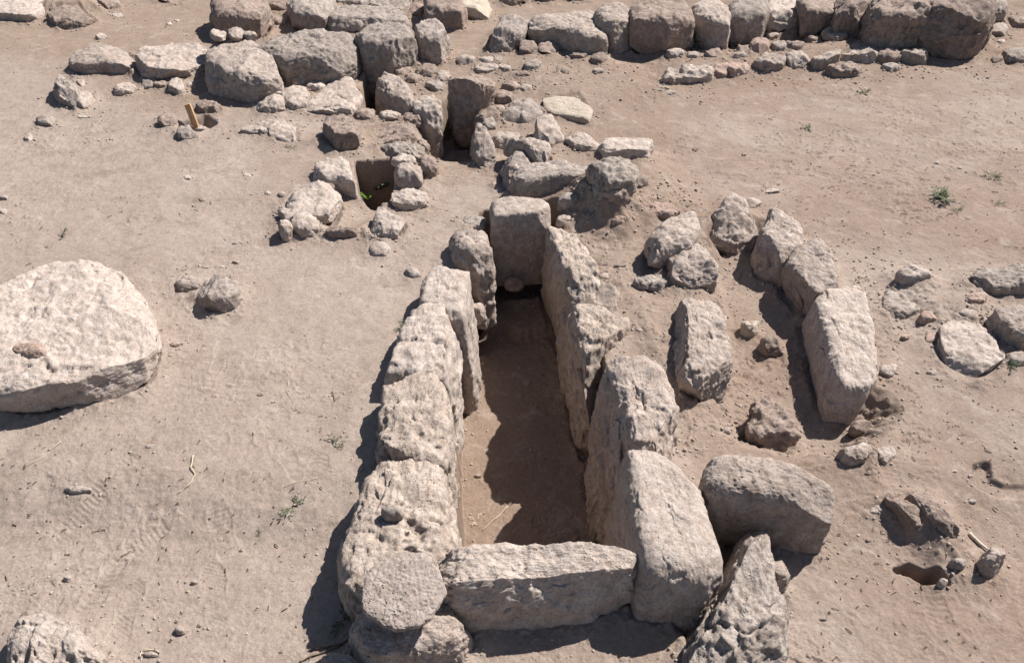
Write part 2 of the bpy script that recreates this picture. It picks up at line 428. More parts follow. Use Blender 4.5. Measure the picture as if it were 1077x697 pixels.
_seed = [11]
def rock(name, label, poly, drop, mat='lime', group=None, zg=None, embed=None, category='stone', ztop=None, berm=0.018, seed=None, grow=1.065, **kw):
    """poly: outline of the top as seen in the photo; drop: pixel height of the near side below it"""
    _seed[0] += 1; sd = _seed[0] if seed is None else seed
    a = np.array(poly, float)
    ym = a[:, 1].max(); xm = a[a[:, 1] > ym - 0.3 * (ym - a[:, 1].min()), 0].mean()
    if zg is None: bx, by, g = gpoint(xm, ym + drop)
    else:
        g = zg; bx, by = at(xm, ym + drop, zg)
    if ztop is None:
        dx, dy, dz = ray(xm, ym); ztop = CAMH + dz * float(by / dy)
    hgt = max(ztop - g, 0.01)
    emb = embed if embed is not None else max(0.03, 0.25 * hgt)
    # the outline given is the seen one; rounded shoulders eat a little of it
    pw = wpoly(poly, ztop); pc = pw.mean(0); pw = pc + (pw - pc) * grow
    size_px = max(np.ptp(a[:, 0]), np.ptp(a[:, 1]) + drop)
    res = int(np.clip(size_px / 1.5, 10, 96))
    V, F, c0 = shape_rock(pw, ztop, g - emb, sd, res=res, **kw)
    foot = (pw - c0) * (1 + kw.get('taper', 0.06)) + c0 + np.array(kw.get('lean', (0, 0)))
    if berm: ROCKS.append((foot, g, min(berm, 0.22 * hgt)))
    V[:, 2] -= g
    return link(name, V, F, M[mat], (c0[0], c0[1], g), label=label, category=category, group=group)

def oval(x0, y0, x1, y1, seed, k=9, irr=0.16, sq=2.6):
    rng = random.Random(seed); cx, cy = (x0 + x1) / 2, (y0 + y1) / 2; out = []
    ph = rng.random() * 6.28
    for i in range(k):
        t = ph + 6.2832 * (i + rng.uniform(-.2, .2)) / k; c, s = math.cos(t), math.sin(t)
        r = (abs(c) ** sq + abs(s) ** sq) ** (-1 / sq) * (1 - rng.random() * irr)
        out.append((cx + c * r * (x1 - x0) / 2, cy + s * r * (y1 - y0) / 2))
    return out

def rb(name, label, x0, y0, x1, y1, f=0.4, mat='lime', group=None, **kw):
    """rock from the box it fills in the photo; f: share of the box height taken by the near side"""
    d = (y1 - y0) * f
    kw.setdefault('n', 3.4)
    return rock(name, label, oval(x0, y0, x1, y1 - d, int(x0 * 7 + y0)), d, mat, group, **kw)

# ================================================================== THE MAIN TOMB
GW = 'upright stones lining the long trench'
rock('stone', 'squarish pale stone on the trench left side, next to the dark end slab', [(472, 243), (488, 233), (512, 236), (515, 262), (500, 268), (478, 262)], 34, 'lime', GW, embed=0.35, lean=(0.03, -0.02), zg=-0.1)
rock('stone', 'smooth rounded stone on the trench left edge, second from the far end slab', [(443, 298), (450, 276), (474, 266), (490, 274), (491, 305), (487, 326), (470, 326), (441, 318)], 16, 'pale', GW, embed=0.60, zg=-0.02, ztop=0.15, berm=0.004, n=8, chops=3, taper=-0.09, rough=0.8, lean=(0.05, 0))
rock('stone', 'broad flat topped stone with overhanging left lip, third from far on trench left edge', [(402, 390), (414, 350), (434, 318), (462, 312), (478, 322), (478, 360), (470, 392), (440, 392)], 8, 'pale', GW, zg=0.0, ztop=0.15, berm=0.004, n=8, chops=3, taper=-0.09, embed=0.60, lean=(0.012, 0), rough=1.1)
rock('stone', 'stone with grey pitted left flank, fourth from far on trench left edge', [(398, 430), (404, 394), (436, 379), (460, 384), (471, 420), (470, 478), (454, 486), (425, 482), (393, 486)], 8, 'porous', GW, zg=0.0, ztop=0.16, berm=0.004, n=8, chops=3, taper=-0.09, embed=0.60, lean=(0.012, 0), pits=0.8, rough=1.1)
rock('stone', 'largest stone of the trench left edge, pitted and rough, carrying the small round grey pebble', [(364, 545), (380, 496), (398, 476), (436, 470), (464, 478), (474, 520), (474, 572), (464, 590), (430, 600), (395, 622), (362, 618), (352, 580)], 12, 'porous', GW, zg=-0.03, ztop=0.17, berm=0.004, n=8, chops=3, taper=-0.09, embed=0.60, lean=(0.02, 0), pits=1.0, rough=1.1)
rock('slab', 'long pale slab closing the near end of the trench with a jagged shaded front', [(456, 582), (470, 571), (550, 566), (622, 567), (660, 573), (679, 588), (655, 596), (621, 607), (534, 611), (492, 618), (468, 604)], 50, 'pale', GW, embed=0.12, taper=-0.03, n=6, rough=0.9, zg=-0.05)
rock('slab', 'big smooth pale upright slab at the near right corner of the trench', [(660, 468), (684, 464), (710, 474), (738, 504), (757, 549), (765, 580), (745, 598), (706, 600), (680, 596), (668, 556), (661, 506)], 36, 'pale', GW, ztop=0.23, embed=0.40, lean=(-0.03, 0), n=7, rough=0.5, zg=-0.06, chops=1, seed=91, tilt=(-0.12, 0))
rock('slab', 'rough pitted upright slab standing on the trench right edge just behind the smooth corner slab', [(641, 385), (650, 364), (668, 357), (692, 374), (712, 402), (723, 440), (716, 468), (690, 476), (668, 470), (656, 440), (648, 405)], 14, 'lime', GW, zg=0.0, ztop=0.2, embed=0.60, lean=(-0.06, 0), n=5, rough=1.2, pits=0.5)
rock('stone', 'narrow crumbling stone capping the trench right wall beside the dark end slab', [(574, 236), (600, 236), (622, 254), (642, 285), (628, 302), (602, 296), (584, 265)], 10, 'porous', GW, zg=0.0, ztop=0.055, embed=0.60, lean=(-0.015, 0), rough=1.15, n=7, chops=4, pits=0.7, berm=0.03)
rock('stone', 'grey edged crumbling stone in the middle of the trench right wall rim', [(594, 280), (626, 282), (650, 302), (648, 328), (624, 342), (603, 318)], 10, 'porous', GW, zg=0.0, ztop=0.055, embed=0.60, lean=(-0.015, 0), rough=1.15, n=7, chops=4, pits=0.7, berm=0.03)
rock('stone', 'jagged stone with a right pointing tip on trench rim behind the rough pitted slab', [(603, 318), (632, 320), (664, 338), (652, 352), (640, 366), (628, 392), (611, 362)], 10, 'porous', GW, zg=0.0, ztop=0.055, embed=0.60, lean=(-0.015, 0), rough=1.15, n=7, chops=4, pits=0.7, berm=0.03)
rock('slab', 'evenly cut upright slab at the far end of the trench, front in dark shade', [(517, 209), (530, 205), (570, 207), (577, 212), (577, 223), (518, 226)], 60, 'lime', GW, zg=-0.28, embed=0.12, n=9, taper=0.0, rough=0.35, chops=2)
rb('stone', 'small flat stone wedged between the dark end slab and the first left trench stone', 483, 226, 516, 242, 0.3, 'grey')
rb('stone', 'small stone jutting into the trench from the foot of its left wall', 488, 316, 512, 340, 0.5, 'lime', zg=-0.25, berm=0)
rb('stone', 'brownish stone on the shaded trench floor near the far end slab', 530, 290, 552, 304, 0.5, 'brown', zg=-0.33, berm=0)
# the round lid and its stone
rock('boulder', 'rounded block under the round flat stone disc at the near left corner of the trench', [(370, 655), (382, 630), (425, 616), (466, 620), (486, 650), (478, 668), (442, 682), (402, 686), (377, 676)], 30, 'lime', None, embed=0.08, zg=-0.05, n=5, rough=0.8, chops=2, seed=500)
rb('stone', 'light grey stone cut by the bottom photo edge, left of the block under the disc', 334, 682, 386, 730, 0.4, 'grey')

# ================================================================== SMALL GRAVE ON THE RIGHT
GR = 'stones ringing the small grave on the right'
rock('slab', 'thick upright slab with rounded shoulders, nearest in left row of the small right grave', [(709, 322), (716, 300), (746, 294), (762, 318), (772, 356), (769, 386), (742, 398), (720, 388), (713, 350)], 34, 'lime', GR, zg=-0.02, embed=0.1, rough=0.9, n=4.5, taper=-0.05)
rock('stone', 'angular rough fronted stone directly behind the thick upright slab of the small right grave', [(702, 262), (709, 253), (730, 250), (751, 270), (752, 282), (728, 286), (709, 282)], 20, 'lime', GR, n=4.5, rough=1.1)
rock('stone', 'rounded brown sided boulder at the far left corner of the small right grave', [(688, 242), (702, 225), (731, 220), (737, 240), (728, 251), (706, 255), (687, 262)], 30, 'lime', GR, n=4, lean=(-0.04, -0.02))
rb('stone', 'long narrow grey stone lying slanted on the soil left of the small right grave', 668, 284, 710, 310, 0.35, 'grey', GR)
rock('stone', 'peaked stone with dark shaded front at the far end of the small right grave', [(742, 232), (757, 222), (768, 211), (782, 217), (795, 237), (784, 243), (766, 246), (748, 244)], 24, 'lime', GR, n=3.4, tilt=(0, 0.35), rough=1.3)
rock('stone', 'tall leaning stone with smooth shaded side at far right corner of small right grave', [(803, 238), (812, 221), (826, 227), (844, 233), (848, 250), (838, 262), (820, 258), (804, 252)], 36, 'lime', GR, n=4.5, zg=-0.12, lean=(-0.03, -0.05), rough=0.8, tilt=(-0.2, 0.3))
rock('stone', 'sharp edged stone between the tall leaning stone and the longest slab of the right grave', [(828, 272), (838, 256), (862, 248), (876, 262), (881, 296), (858, 306), (848, 296)], 38, 'lime', GR, n=6, zg=-0.12, rough=0.8, lean=(0.0, -0.02))
rock('slab', 'longest and brightest slab of the small right grave, standing on edge with squared near end', [(860, 312), (870, 301), (893, 297), (911, 303), (921, 342), (926, 388), (917, 401), (888, 399), (878, 376), (868, 344)], 36, 'pale', GR, n=7, zg=-0.10, embed=0.12, rough=0.6, lean=(-0.05, 0), chops=4)
rb('stone', 'yellowish stone half in shade on the floor of the small right grave', 780, 334, 800, 358, 0.5, 'ochre', GR)
rb('stone', 'dark brown stone deep in shade against the right row of the small right grave', 800, 350, 826, 378, 0.5, 'brown', GR)
rock('stone', 'brown knobbly stone lying loose at the near opening of the small right grave', [(788, 440), (796, 420), (812, 414), (832, 428), (846, 440), (838, 456), (812, 462), (792, 452)], 12, 'brown', GR, n=3.6, rough=1.4)
rock('boulder', 'big oblong block with smooth shaded front lying right of the trench corner slab', [(740, 500), (750, 474), (774, 467), (806, 474), (846, 484), (882, 505), (881, 532), (850, 528), (800, 519), (755, 512)], 54, 'lime', GR, n=4.5, embed=0.06, rough=0.5, chops=2, taper=-0.03, seed=77)
rock('boulder', 'rugged pointed rock leaning up at the bottom edge of the photo right of the trench', [(784, 548), (806, 558), (822, 592), (832, 632), (824, 675), (806, 705), (770, 712), (722, 702), (734, 650), (756, 600)], 34, 'grey', None, zg=-0.08, n=3.6, rough=1.2, tilt=(-0.12, 0.25), embed=0.12, pits=0.4, chops=10)
rb('stone', 'pale knob of stone against the right flank of the rugged pointed rock', 808, 586, 834, 632, 0.5, 'lime', rough=1.4)

# ================================================================== LEFT SIDE
rock('boulder', 'huge flat topped round pale boulder cut by the left edge of the photo', [(-48, 335), (-25, 292), (28, 270), (88, 262), (128, 278), (154, 306), (167, 344), (160, 366), (142, 384), (92, 398), (40, 408), (-5, 410), (-45, 402)], 34, 'pale', None, n=3.9, grow=0.99, rough=0.72, embed=0.03, pits=0.5, chops=5, taper=-0.06)
rb('stone', 'small reddish stone lodged in the hollow on the huge round boulder', 12, 356, 46, 382, 0.45, 'pink', zg=0.165, berm=0)
rock('stone', 'porous stone full of holes in the bottom left corner of the photo', [(6, 668), (20, 646), (48, 637), (74, 652), (96, 682), (102, 706), (60, 716), (15, 706)], 22, 'pale', None, n=3.4, pits=1.0, rough=0.8, chops=4)
rock('stone', 'grey dark faced stone, larger of two lying on open soil left of the trench', [(206, 300), (222, 287), (244, 290), (248, 303), (238, 312), (216, 316)], 16, 'grey', None, n=4)
rb('stone', 'small low stone touching the left side of the grey stone on open soil', 183, 288, 214, 308, 0.35, 'lime')
rb('pebble', 'round white pebble on the soil beside the trench left wall', 387, 250, 411, 271, 0.3, 'pale', n=2.2, chops=0, rough=0.4)
rb('pebble', 'blue grey pebble on the soil just right of and below the white round pebble', 424, 278, 443, 294, 0.35, 'grey', n=2.5, rough=0.6)

# ================================================================== SMALL CIST UPPER LEFT OF THE TRENCH
GC = 'stones around the small cist'
rock('stone', 'pale block at the left side of the small dark cist with the green plant', [(330, 170), (340, 164), (368, 165), (376, 180), (372, 188), (350, 184), (334, 184)], 14, 'pale', GC, n=5, embed=0.15)
rock('stone', 'broad bleached stone with cracked top left of the small cist', [(297, 206), (312, 192), (352, 190), (357, 204), (348, 220), (322, 222), (300, 216)], 12, 'pale', GC, n=4.5)
rb('stone', 'bleached narrow stone sticking out left below the broad cracked stone of the cist', 288, 214, 322, 242, 0.4, 'pale', GC)
rb('stone', 'pale stone with shadowed left hollow at the lower left corner of the cist', 304, 220, 334, 252, 0.45, 'pale', GC)
rb('stone', 'small upright stone at the very left of the cist group in shadow', 290, 228, 306, 256, 0.6, 'lime', GC)
rb('stone', 'low stone with dark front closing the near side of the cist', 340, 234, 376, 253, 0.6, 'brown', GC)
rock('stone', 'pale pentagonal block at the near right of the cist behind the round white pebble', [(384, 228), (392, 217), (410, 217), (426, 230), (422, 240), (402, 242), (388, 238)], 12, 'pale', GC, n=4.5)
rb('stone', 'pale stone with small holes on the right side of the cist', 406, 196, 450, 223, 0.4, 'pale', GC, pits=0.6)
rock('stone', 'short upright slab forming the right wall of the cist', [(414, 170), (432, 166), (444, 174), (442, 182), (418, 182)], 18, 'lime', GC, n=5, embed=0.3)
rb('stone', 'thin leaning slab at the outer right of the cist with a dark right side', 440, 160, 460, 192, 0.55, 'brown', GC)
rock('stone', 'grey cracked slab lying over the far right corner of the cist', [(400, 152), (412, 146), (440, 150), (456, 162), (452, 168), (430, 162), (405, 160)], 6, 'grey', GC, n=4, rough=1.2)
rb('stone', 'flat little stone resting above the upright slab of the cist', 412, 160, 436, 174, 0.3, 'pale', GC, zg=0.06, berm=0)
rock('stone', 'brown rounded boulder behind the small cist casting shade to its left', [(336, 132), (344, 120), (366, 117), (376, 130), (372, 142), (350, 142)], 18, 'brown', GC, n=3.6)
rock('stone', 'long low ledge of brownish stone forming the far wall of the small cist', [(372, 130), (400, 126), (440, 124), (446, 132), (432, 140), (395, 146), (374, 146)], 8, 'brown', GC, n=5, rough=1.1, embed=0.3)
rock('slab', 'tilted pale slab between the boulder behind the cist and the long back row stone', [(322, 112), (330, 98), (350, 80), (368, 82), (379, 100), (372, 112), (345, 118)], 6, 'lime', GC, n=5, rough=0.8)
rb('stone', 'pale angular stone under the right corner of the tilted pale slab', 338, 104, 374, 124, 0.4, 'pale', GC)

# ================================================================== PILLAR AND JUNCTION
GJ = 'stones at the wall junction'
rock('stone', 'tall flat topped stone with dark hanging front in the middle of the wall junction', [(471, 80), (484, 73), (505, 72), (520, 77), (518, 86), (496, 88), (474, 88)], 66, 'brown', GJ, n=5, zg=-0.28, rough=0.9, taper=-0.15, embed=0.05)
rock('stone', 'leaning stone with bright upper edge and dark left side above the dark pit', [(394, 80), (404, 72), (420, 76), (434, 92), (436, 106), (424, 106), (406, 96)], 36, 'lime', GJ, n=5, zg=-0.32, ztop=0.13, embed=0.15, lean=(-0.03, 0))
rock('stone', 'bright jagged stone at the lip of the dark pit right of the leaning stone', [(426, 104), (438, 96), (462, 98), (468, 108), (454, 116), (434, 114)], 34, 'pale', GJ, zg=-0.3, ztop=0.10, n=4.5, rough=1.4)
rb('stone', 'small broken stone in the rubble above the bright jagged stone', 410, 66, 434, 82, 0.4, 'brown', GJ)
rb('stone', 'brown lump in the rubble between the short block and the tall flat topped stone', 436, 66, 462, 84, 0.4, 'brown', GJ)
rb('stone', 'small grey stone of the rubble directly above the bright jagged stone', 446, 82, 468, 98, 0.4, 'grey', GJ)
rb('stone', 'thin flat dark edged stone at the top left of the tall flat topped stone', 478, 57, 502, 70, 0.5, 'lime', GJ)
rb('stone', 'small pale stone behind the right corner of the tall flat topped stone', 504, 58, 520, 69, 0.4, 'pale', GJ)
rb('stone', 'tiny pale stone right of the small pale one behind the tall flat topped stone', 520, 58, 529, 66, 0.4, 'pale', GJ)
rb('stone', 'pale flat stone lying directly behind the top of the tall flat topped stone', 498, 65, 528, 78, 0.4, 'lime', GJ)
rb('stone', 'knobbly brown stone hanging at the right side of the tall flat topped stone', 518, 92, 540, 112, 0.5, 'brown', GJ, zg=0.0)
rb('stone', 'crumbly dark lump below the knobbly brown stone in the pit edge', 500, 112, 524, 136, 0.5, 'brown', GJ, rough=1.5)
rock('stone', 'white and grey stone with a smooth hollow beside the yellow slab', [(529, 118), (538, 106), (556, 101), (570, 112), (566, 119), (550, 122), (536, 122)], 10, 'grey', GJ, n=3.6)
rock('slab', 'smooth yellowish flat slab lying near the wall junction', [(567, 106), (582, 101), (608, 100), (622, 114), (618, 124), (600, 120), (580, 116)], 7, 'ochre', GJ, n=6, rough=0.35, chops=3)
rock('stone', 'brown domed stone directly below the yellowish slab', [(554, 138), (560, 124), (576, 118), (590, 120), (594, 140), (580, 146), (562, 144)], 12, 'lime', GJ, n=3.6)
rock('stone', 'blocky stone with overhanging front edge below the domed stone', [(528, 148), (545, 142), (572, 140), (578, 155), (570, 166), (552, 152)], 20, 'lime', GJ, n=5)
rock('stone', 'pointed stone casting a long shadow to the left at the edge of the footway', [(496, 148), (502, 134), (510, 136), (520, 152), (514, 158), (502, 156)], 20, 'lime', GJ, n=3.4, tilt=(0, 0.4))
rb('stone', 'small rounded stone between the pointed stone and the blocky overhanging stone', 518, 134, 548, 160, 0.4, 'pale', GJ)
rock('stone', 'egg shaped pitted stone at the left end of the long dark fronted block', [(522, 172), (534, 158), (552, 156), (560, 168), (552, 182), (534, 184)], 22, 'grey', GJ, n=3.2, pits=0.5)
rock('stone', 'long block with dark smooth front directly behind the far end slab of the trench', [(540, 180), (556, 170), (590, 165), (622, 172), (620, 184), (580, 184), (545, 190)], 24, 'grey', GJ, n=5, rough=0.7)
rock('boulder', 'grey cracked boulder right of the long dark fronted block', [(622, 172), (634, 163), (655, 163), (668, 174), (664, 184), (640, 188), (625, 184)], 24, 'grey', GJ, n=3.8, rough=1.3)
rock('stone', 'small white flat stone between the domed stone and the pale slab', [(594, 148), (602, 138), (622, 140), (636, 150), (630, 156), (610, 152)], 7, 'pale', GJ, n=4)
rock('slab', 'pale angular slab with shaded front at the right end of the junction stones', [(633, 150), (640, 141), (672, 141), (685, 146), (680, 156), (664, 160), (640, 158)], 12, 'pale', GJ, n=6, rough=0.7)
rb('stone', 'small grey knob in the soil under the long dark fronted block', 586, 200, 612, 222, 0.5, 'grey', GJ)
rb('stone', 'dark clod shaped stone beneath the grey cracked boulder', 634, 190, 662, 218, 0.6, 'brown', GJ, rough=1.4)
rock('stone', 'small flat stone with reddish dark front right of the soil heap', [(673, 216), (682, 210), (700, 212), (714, 220), (706, 225), (684, 222)], 8, 'pink', GJ, n=5)
rb('stone', 'pale low stone touching the boulder at the far left corner of the small right grave', 684, 227, 708, 242, 0.3, 'pale')

# ================================================================== BACK ROW, LEFT
GB = 'stones of the left back row'
rock('stone', 'flat topped block at the left end of the left back row', [(73, 62), (80, 52), (128, 46), (139, 52), (138, 64), (110, 64), (80, 66)], 14, 'lime', GB, n=6, rough=0.8)
rock('stone', 'long block with a scooped front, second from the left end of the left back row', [(140, 60), (150, 47), (200, 42), (214, 46), (212, 58), (190, 66), (155, 66)], 20, 'lime', GB, n=6, rough=1.0)
rock('boulder', 'largest block of the left back row with lit face and three pebbles on top', [(217, 52), (222, 44), (246, 38), (270, 39), (281, 48), (290, 74), (270, 78), (235, 72), (219, 68)], 32, 'lime', GB, n=5.5, rough=1.0, zg=0.0, taper=0.12)
for k, (a, b, c, d, lb) in enumerate([(221, 29, 238, 43, 'leftmost and roundest of three pebbles on the largest block of the left back row'), (238, 28, 256, 41, 'middle of three pebbles on the largest block of the left back row'), (255, 32, 269, 40, 'rightmost and flattest of three pebbles on the largest block of the left back row')]):
    rb('stone', lb, a, b, c, d, 0.4, 'lime', 'three pebbles on the largest block', berm=0, zg=0.27, embed=0.03)
rock('boulder', 'long rounded grey stone right of the largest block in the left back row', [(272, 48), (285, 34), (330, 29), (366, 30), (375, 44), (360, 56), (330, 56), (300, 58)], 34, 'grey', GB, n=4.5, zg=0.0)
rock('stone', 'tall rough topped stone with dark front in the left back row above the dark pit', [(371, 32), (384, 22), (410, 20), (432, 25), (437, 36), (420, 42), (380, 42)], 56, 'grey', GB, n=4.5, zg=-0.15, taper=-0.05)
rock('stone', 'block standing at the right end of the left back row beside the sandy gap', [(430, 26), (440, 18), (460, 17), (470, 24), (470, 34), (450, 36), (434, 34)], 34, 'grey', GB, n=5, zg=0.0)
rock('stone', 'stone with scalloped front edge behind the tall rough topped stone', [(342, 14), (355, 5), (400, 3), (424, 9), (426, 20), (390, 20), (350, 22)], 14, 'grey', GB, n=4.5)
rb('stone', 'thin pale stone tucked beneath the scalloped stone', 348, 16, 382, 30, 0.3, 'pale', GB, zg=0.05)
rock('stone', 'stone cut by the top edge of the photo behind the scalloped stone', [(352, -2), (370, -12), (420, -12), (432, -4), (428, 4), (380, 3)], 6, 'grey', GB, n=4)
rb('stone', 'small reddish tipped stone beside the right end of the scalloped stone', 428, 0, 449, 19, 0.4, 'pink', GB)
rock('stone', 'upright stone with lit right edge leaning between the largest block and the long grey stone', [(290, 66), (300, 57), (312, 60), (324, 80), (314, 84), (298, 76)], 12, 'lime', GB, n=4)
rb('stone', 'small pale stone wedged under the long grey stone', 318, 60, 338, 84, 0.4, 'lime', GB)
rb('stone', 'round pale stone right of the upright leaning stone', 320, 80, 342, 98, 0.4, 'pale', GB)
rb('stone', 'left one of the pale stones lying below the largest block', 266, 96, 300, 122, 0.4, 'pale', GB)
rb('stone', 'right one of the pale stones lying below the largest block', 292, 88, 324, 112, 0.4, 'pale', GB)
rock('slab', 'low flat bleached slab on the soil below the largest block', [(249, 138), (262, 128), (290, 123), (308, 130), (300, 138), (275, 138)], 4, 'pale', None, n=5)
rock('stone', 'pointed stone with shaded left side leaning on the low flat bleached slab', [(280, 134), (290, 127), (312, 130), (314, 142), (300, 146), (288, 142)], 6, 'lime', None, n=3.6)
rb('stone', 'brown stone poking from the soil beside the wooden stake', 205, 103, 232, 121, 0.4, 'brown')
rb('stone', 'low soil coloured stone left of the wooden stake', 165, 118, 186, 136, 0.4, 'brown')
rb('stone', 'grey stone at the foot of the wooden stake on its left', 185, 130, 206, 149, 0.4, 'grey')
rb('stone', 'small tan stone at the foot of the wooden stake on its right', 201, 131, 219, 141, 0.4, 'lime')
rock('stone', 'upright grey faced stone with white rim standing alone near the left back row', [(54, 88), (60, 78), (72, 80), (80, 92), (74, 98), (60, 94)], 18, 'grey', None, n=4)
rock('stone', 'stone with bright top lying right of the upright white rimmed stone', [(72, 104), (80, 98), (96, 94), (98, 102), (86, 108)], 8, 'pale', None, n=4)
rb('stone', 'small white and grey stone below the upright white rimmed stone', 36, 120, 58, 134, 0.4, 'grey')
rb('stone', 'tiny pale stone lowest and leftmost of the trail near the upright white rimmed stone', 25, 140, 34, 149, 0.4, 'pale')
rb('stone', 'pale low lump right above the stone with bright top', 78, 82, 90, 92, 0.3, 'lime')
rb('stone', 'flat sided pale stone in front of the two left blocks of the left back row', 117, 85, 143, 101, 0.4, 'lime')
for a, b, c, d, mt, lb in [(147, 82, 162, 94, 'grey', 'small dark stone just below the gap of the two left blocks of the back row'), (160, 83, 176, 94, 'brown', 'small brown stone under the scooped block of the back row'), (176, 80, 192, 101, 'pale', 'pale lump under the right part of the scooped block'), (195, 70, 213, 84, 'brown', 'brown pebble touching the left foot of the largest block'), (194, 85, 206, 94, 'grey', 'little grey stone below the brown pebble at the largest block'), (186, 92, 196, 100, 'lime', 'tiny stone right of the pale lump under the scooped block')]:
    rb('stone', lb, a, b, c, d, 0.4, mt, 'small stones under the scooped block')
# upper left
rock('boulder', 'big smooth boulder in the top left corner of the photo', [(-20, -8), (0, -20), (40, -18), (52, -6), (40, 6), (25, 12), (-10, 10)], 12, 'pale', None, n=4, rough=0.6)
rock('stone', 'low earth covered ledge stone with shaded front right of the top left boulder', [(50, 14), (58, 6), (84, 4), (99, 14), (84, 20), (62, 22)], 10, 'brown', None, n=4)
rock('boulder', 'brown boulder with deep dark base behind the largest block', [(220, -6), (240, -18), (268, -16), (279, -4), (272, 8), (245, 10), (225, 8)], 32, 'brown', None, n=4.5, zg=0.0)
rb('stone', 'rounded dark stone at the left foot of the brown boulder behind the largest block', 218, 6, 244, 36, 0.6, 'brown')
rock('boulder', 'dark shaded boulder at the top edge right of the sandy strip', [(302, -4), (315, -14), (345, -14), (352, -2), (340, 8), (308, 8)], 24, 'grey', None, n=4.5)
rb('stone', 'small rubble stone in the sandy strip at the top edge', 282, 0, 306, 14, 0.5, 'brown')
rock('boulder', 'broad brown block at the top edge beside the sandy gap', [(446, -12), (482, -14), (488, -2), (484, 6), (450, 6)], 26, 'brown', None, n=6, rough=0.7, zg=0.0)
rock('stone', 'tan block right of the broad brown one at the top edge', [(484, -6), (505, -8), (516, 0), (512, 6), (486, 6)], 16, 'ochre', None, n=6, rough=0.7, zg=0.0)

# ================================================================== BACK WALL, RIGHT
GK = 'big stones of the right back wall'
zb = 0.06
rock('stone', 'white tipped leaning stone at the left end of the right back wall', [(520, 24), (530, 12), (552, 9), (560, 20), (552, 30), (540, 34), (524, 34)], 24, 'grey', GK, zg=0.0, n=4, lean=(-0.08, -0.03))
rock('boulder', 'long boulder with bright top and slanting front, second from left in right back wall', [(558, 18), (570, 8), (622, 5), (634, 20), (638, 34), (612, 34), (585, 26), (562, 26)], 28, 'lime', GK, zg=0.0, n=4.5)
rock('stone', 'narrow upright stone with a vertical groove, third in the right back wall from the left', [(625, 10), (634, 3), (655, 2), (665, 12), (664, 22), (650, 24), (632, 20)], 34, 'lime', GK, zg=0.02, n=4.5)
rock('boulder', 'large squarish brown grey boulder, fourth in the right back wall from the left', [(664, 4), (676, -4), (715, -5), (728, 4), (730, 14), (705, 18), (668, 16)], 40, 'brown', GK, zg=0.02, n=5)
rock('stone', 'tall stone with lit right shoulder, fifth in the right back wall from the left', [(728, 2), (738, -5), (756, -4), (768, 8), (767, 22), (750, 20), (732, 12)], 34, 'lime', GK, zg=0.03, n=4.5)
rock('stone', 'smooth grey stone, sixth in the right back wall from the left', [(767, 0), (775, -8), (800, -8), (810, 0), (806, 10), (785, 12), (770, 10)], 34, 'grey', GK, zg=zb, n=4.5, rough=0.7)
rock('stone', 'bleached rugged stone above the rubble, seventh in the right back wall from the left', [(804, 4), (812, -8), (832, -9), (842, 2), (840, 14), (826, 16), (810, 14)], 16, 'pale', GK, zg=zb, n=3.6, rough=1.3)
rock('stone', 'upright grey brown stone right of the bleached rugged one in the right back wall', [(841, -4), (850, -12), (874, -12), (882, -2), (880, 6), (845, 8)], 28, 'brown', GK, zg=zb, n=5)
rock('boulder', 'stone with a deep vertical crease at its right in the right back wall', [(880, -6), (890, -14), (912, -14), (918, -4), (914, 4), (884, 4)], 36, 'brown', GK, zg=zb, n=5)
rock('boulder', 'dark boulder with holes low in its shaded front, behind the upright reddish topped stone', [(914, -6), (930, -16), (968, -18), (984, -8), (982, 8), (950, 10), (922, 8)], 44, 'brown', GK, zg=zb, n=5, rough=1.3, pits=1.2)
rock('boulder', 'last big dark boulder at the right end of the right back wall', [(978, -8), (1000, -20), (1040, -14), (1048, 0), (1038, 10), (1000, 8), (980, 6)], 48, 'brown', GK, zg=zb, n=5, rough=1.3, pits=1.0, lean=(0, -0.03))
rock('stone', 'greyish stone at the right end of the right back wall', [(1044, -6), (1052, -10), (1062, -2), (1060, 8), (1046, 8)], 14, 'grey', GK, zg=zb, n=4)
rb('stone', 'round boulder leaning on the foot of the right back wall', 865, 28, 893, 46, 0.4, 'lime', zg=None)
rb('stone', 'upright reddish topped stone standing before the shaded front of the right back wall', 946, 22, 969, 47, 0.6, 'pink')
rb('stone', 'bluish grey stone in shadow at the foot of the last big boulder', 984, 42, 1022, 60, 0.4, 'grey')
GQ = 'low kerb of small stones before the right back wall'
for a, b, c, d, mt, lb in [
    (694, 72, 718, 90, 'lime', 'leftmost stone of the low kerb before the right back wall'),
    (712, 66, 752, 89, 'pale', 'bleached stone with two reddish dark notches, second of the low kerb from the left'),
    (750, 66, 768, 82, 'pink', 'crumbly pink stone of the low kerb between the bleached and the red fronted stones'),
    (764, 65, 792, 81, 'pink', 'stone with a red brown front in the low kerb below the rubble'),
    (789, 57, 829, 76, 'lime', 'oblong stone with pale front in the low kerb right under the rubble'),
    (827, 54, 853, 72, 'pale', 'squarish pale stone of the low kerb just right of the oblong one'),
    (850, 51, 889, 75, 'lime', 'stone with a triangular pale front in the low kerb below the round boulder'),
    (868, 66, 908, 82, 'brown', 'earthy stone at the foot of the low kerb, lowest of it'),
    (888, 49, 926, 68, 'lime', 'long pale fronted stone of the low kerb below the creased boulder'),
    (922, 50, 950, 68, 'brown', 'brown broken stone of the low kerb left of its last stone'),
    (946, 48, 984, 69, 'lime', 'last stone at the right end of the low kerb'),
    (929, 66, 946, 76, 'grey', 'small stone on the soil below the right part of the low kerb')]:
    rb('stone', lb, a - 1, b, c + 1, d, 0.5, mt, GQ, n=7, rough=1.4, embed=0.08, berm=0.004)
GL = 'rubble heap against the right back wall'
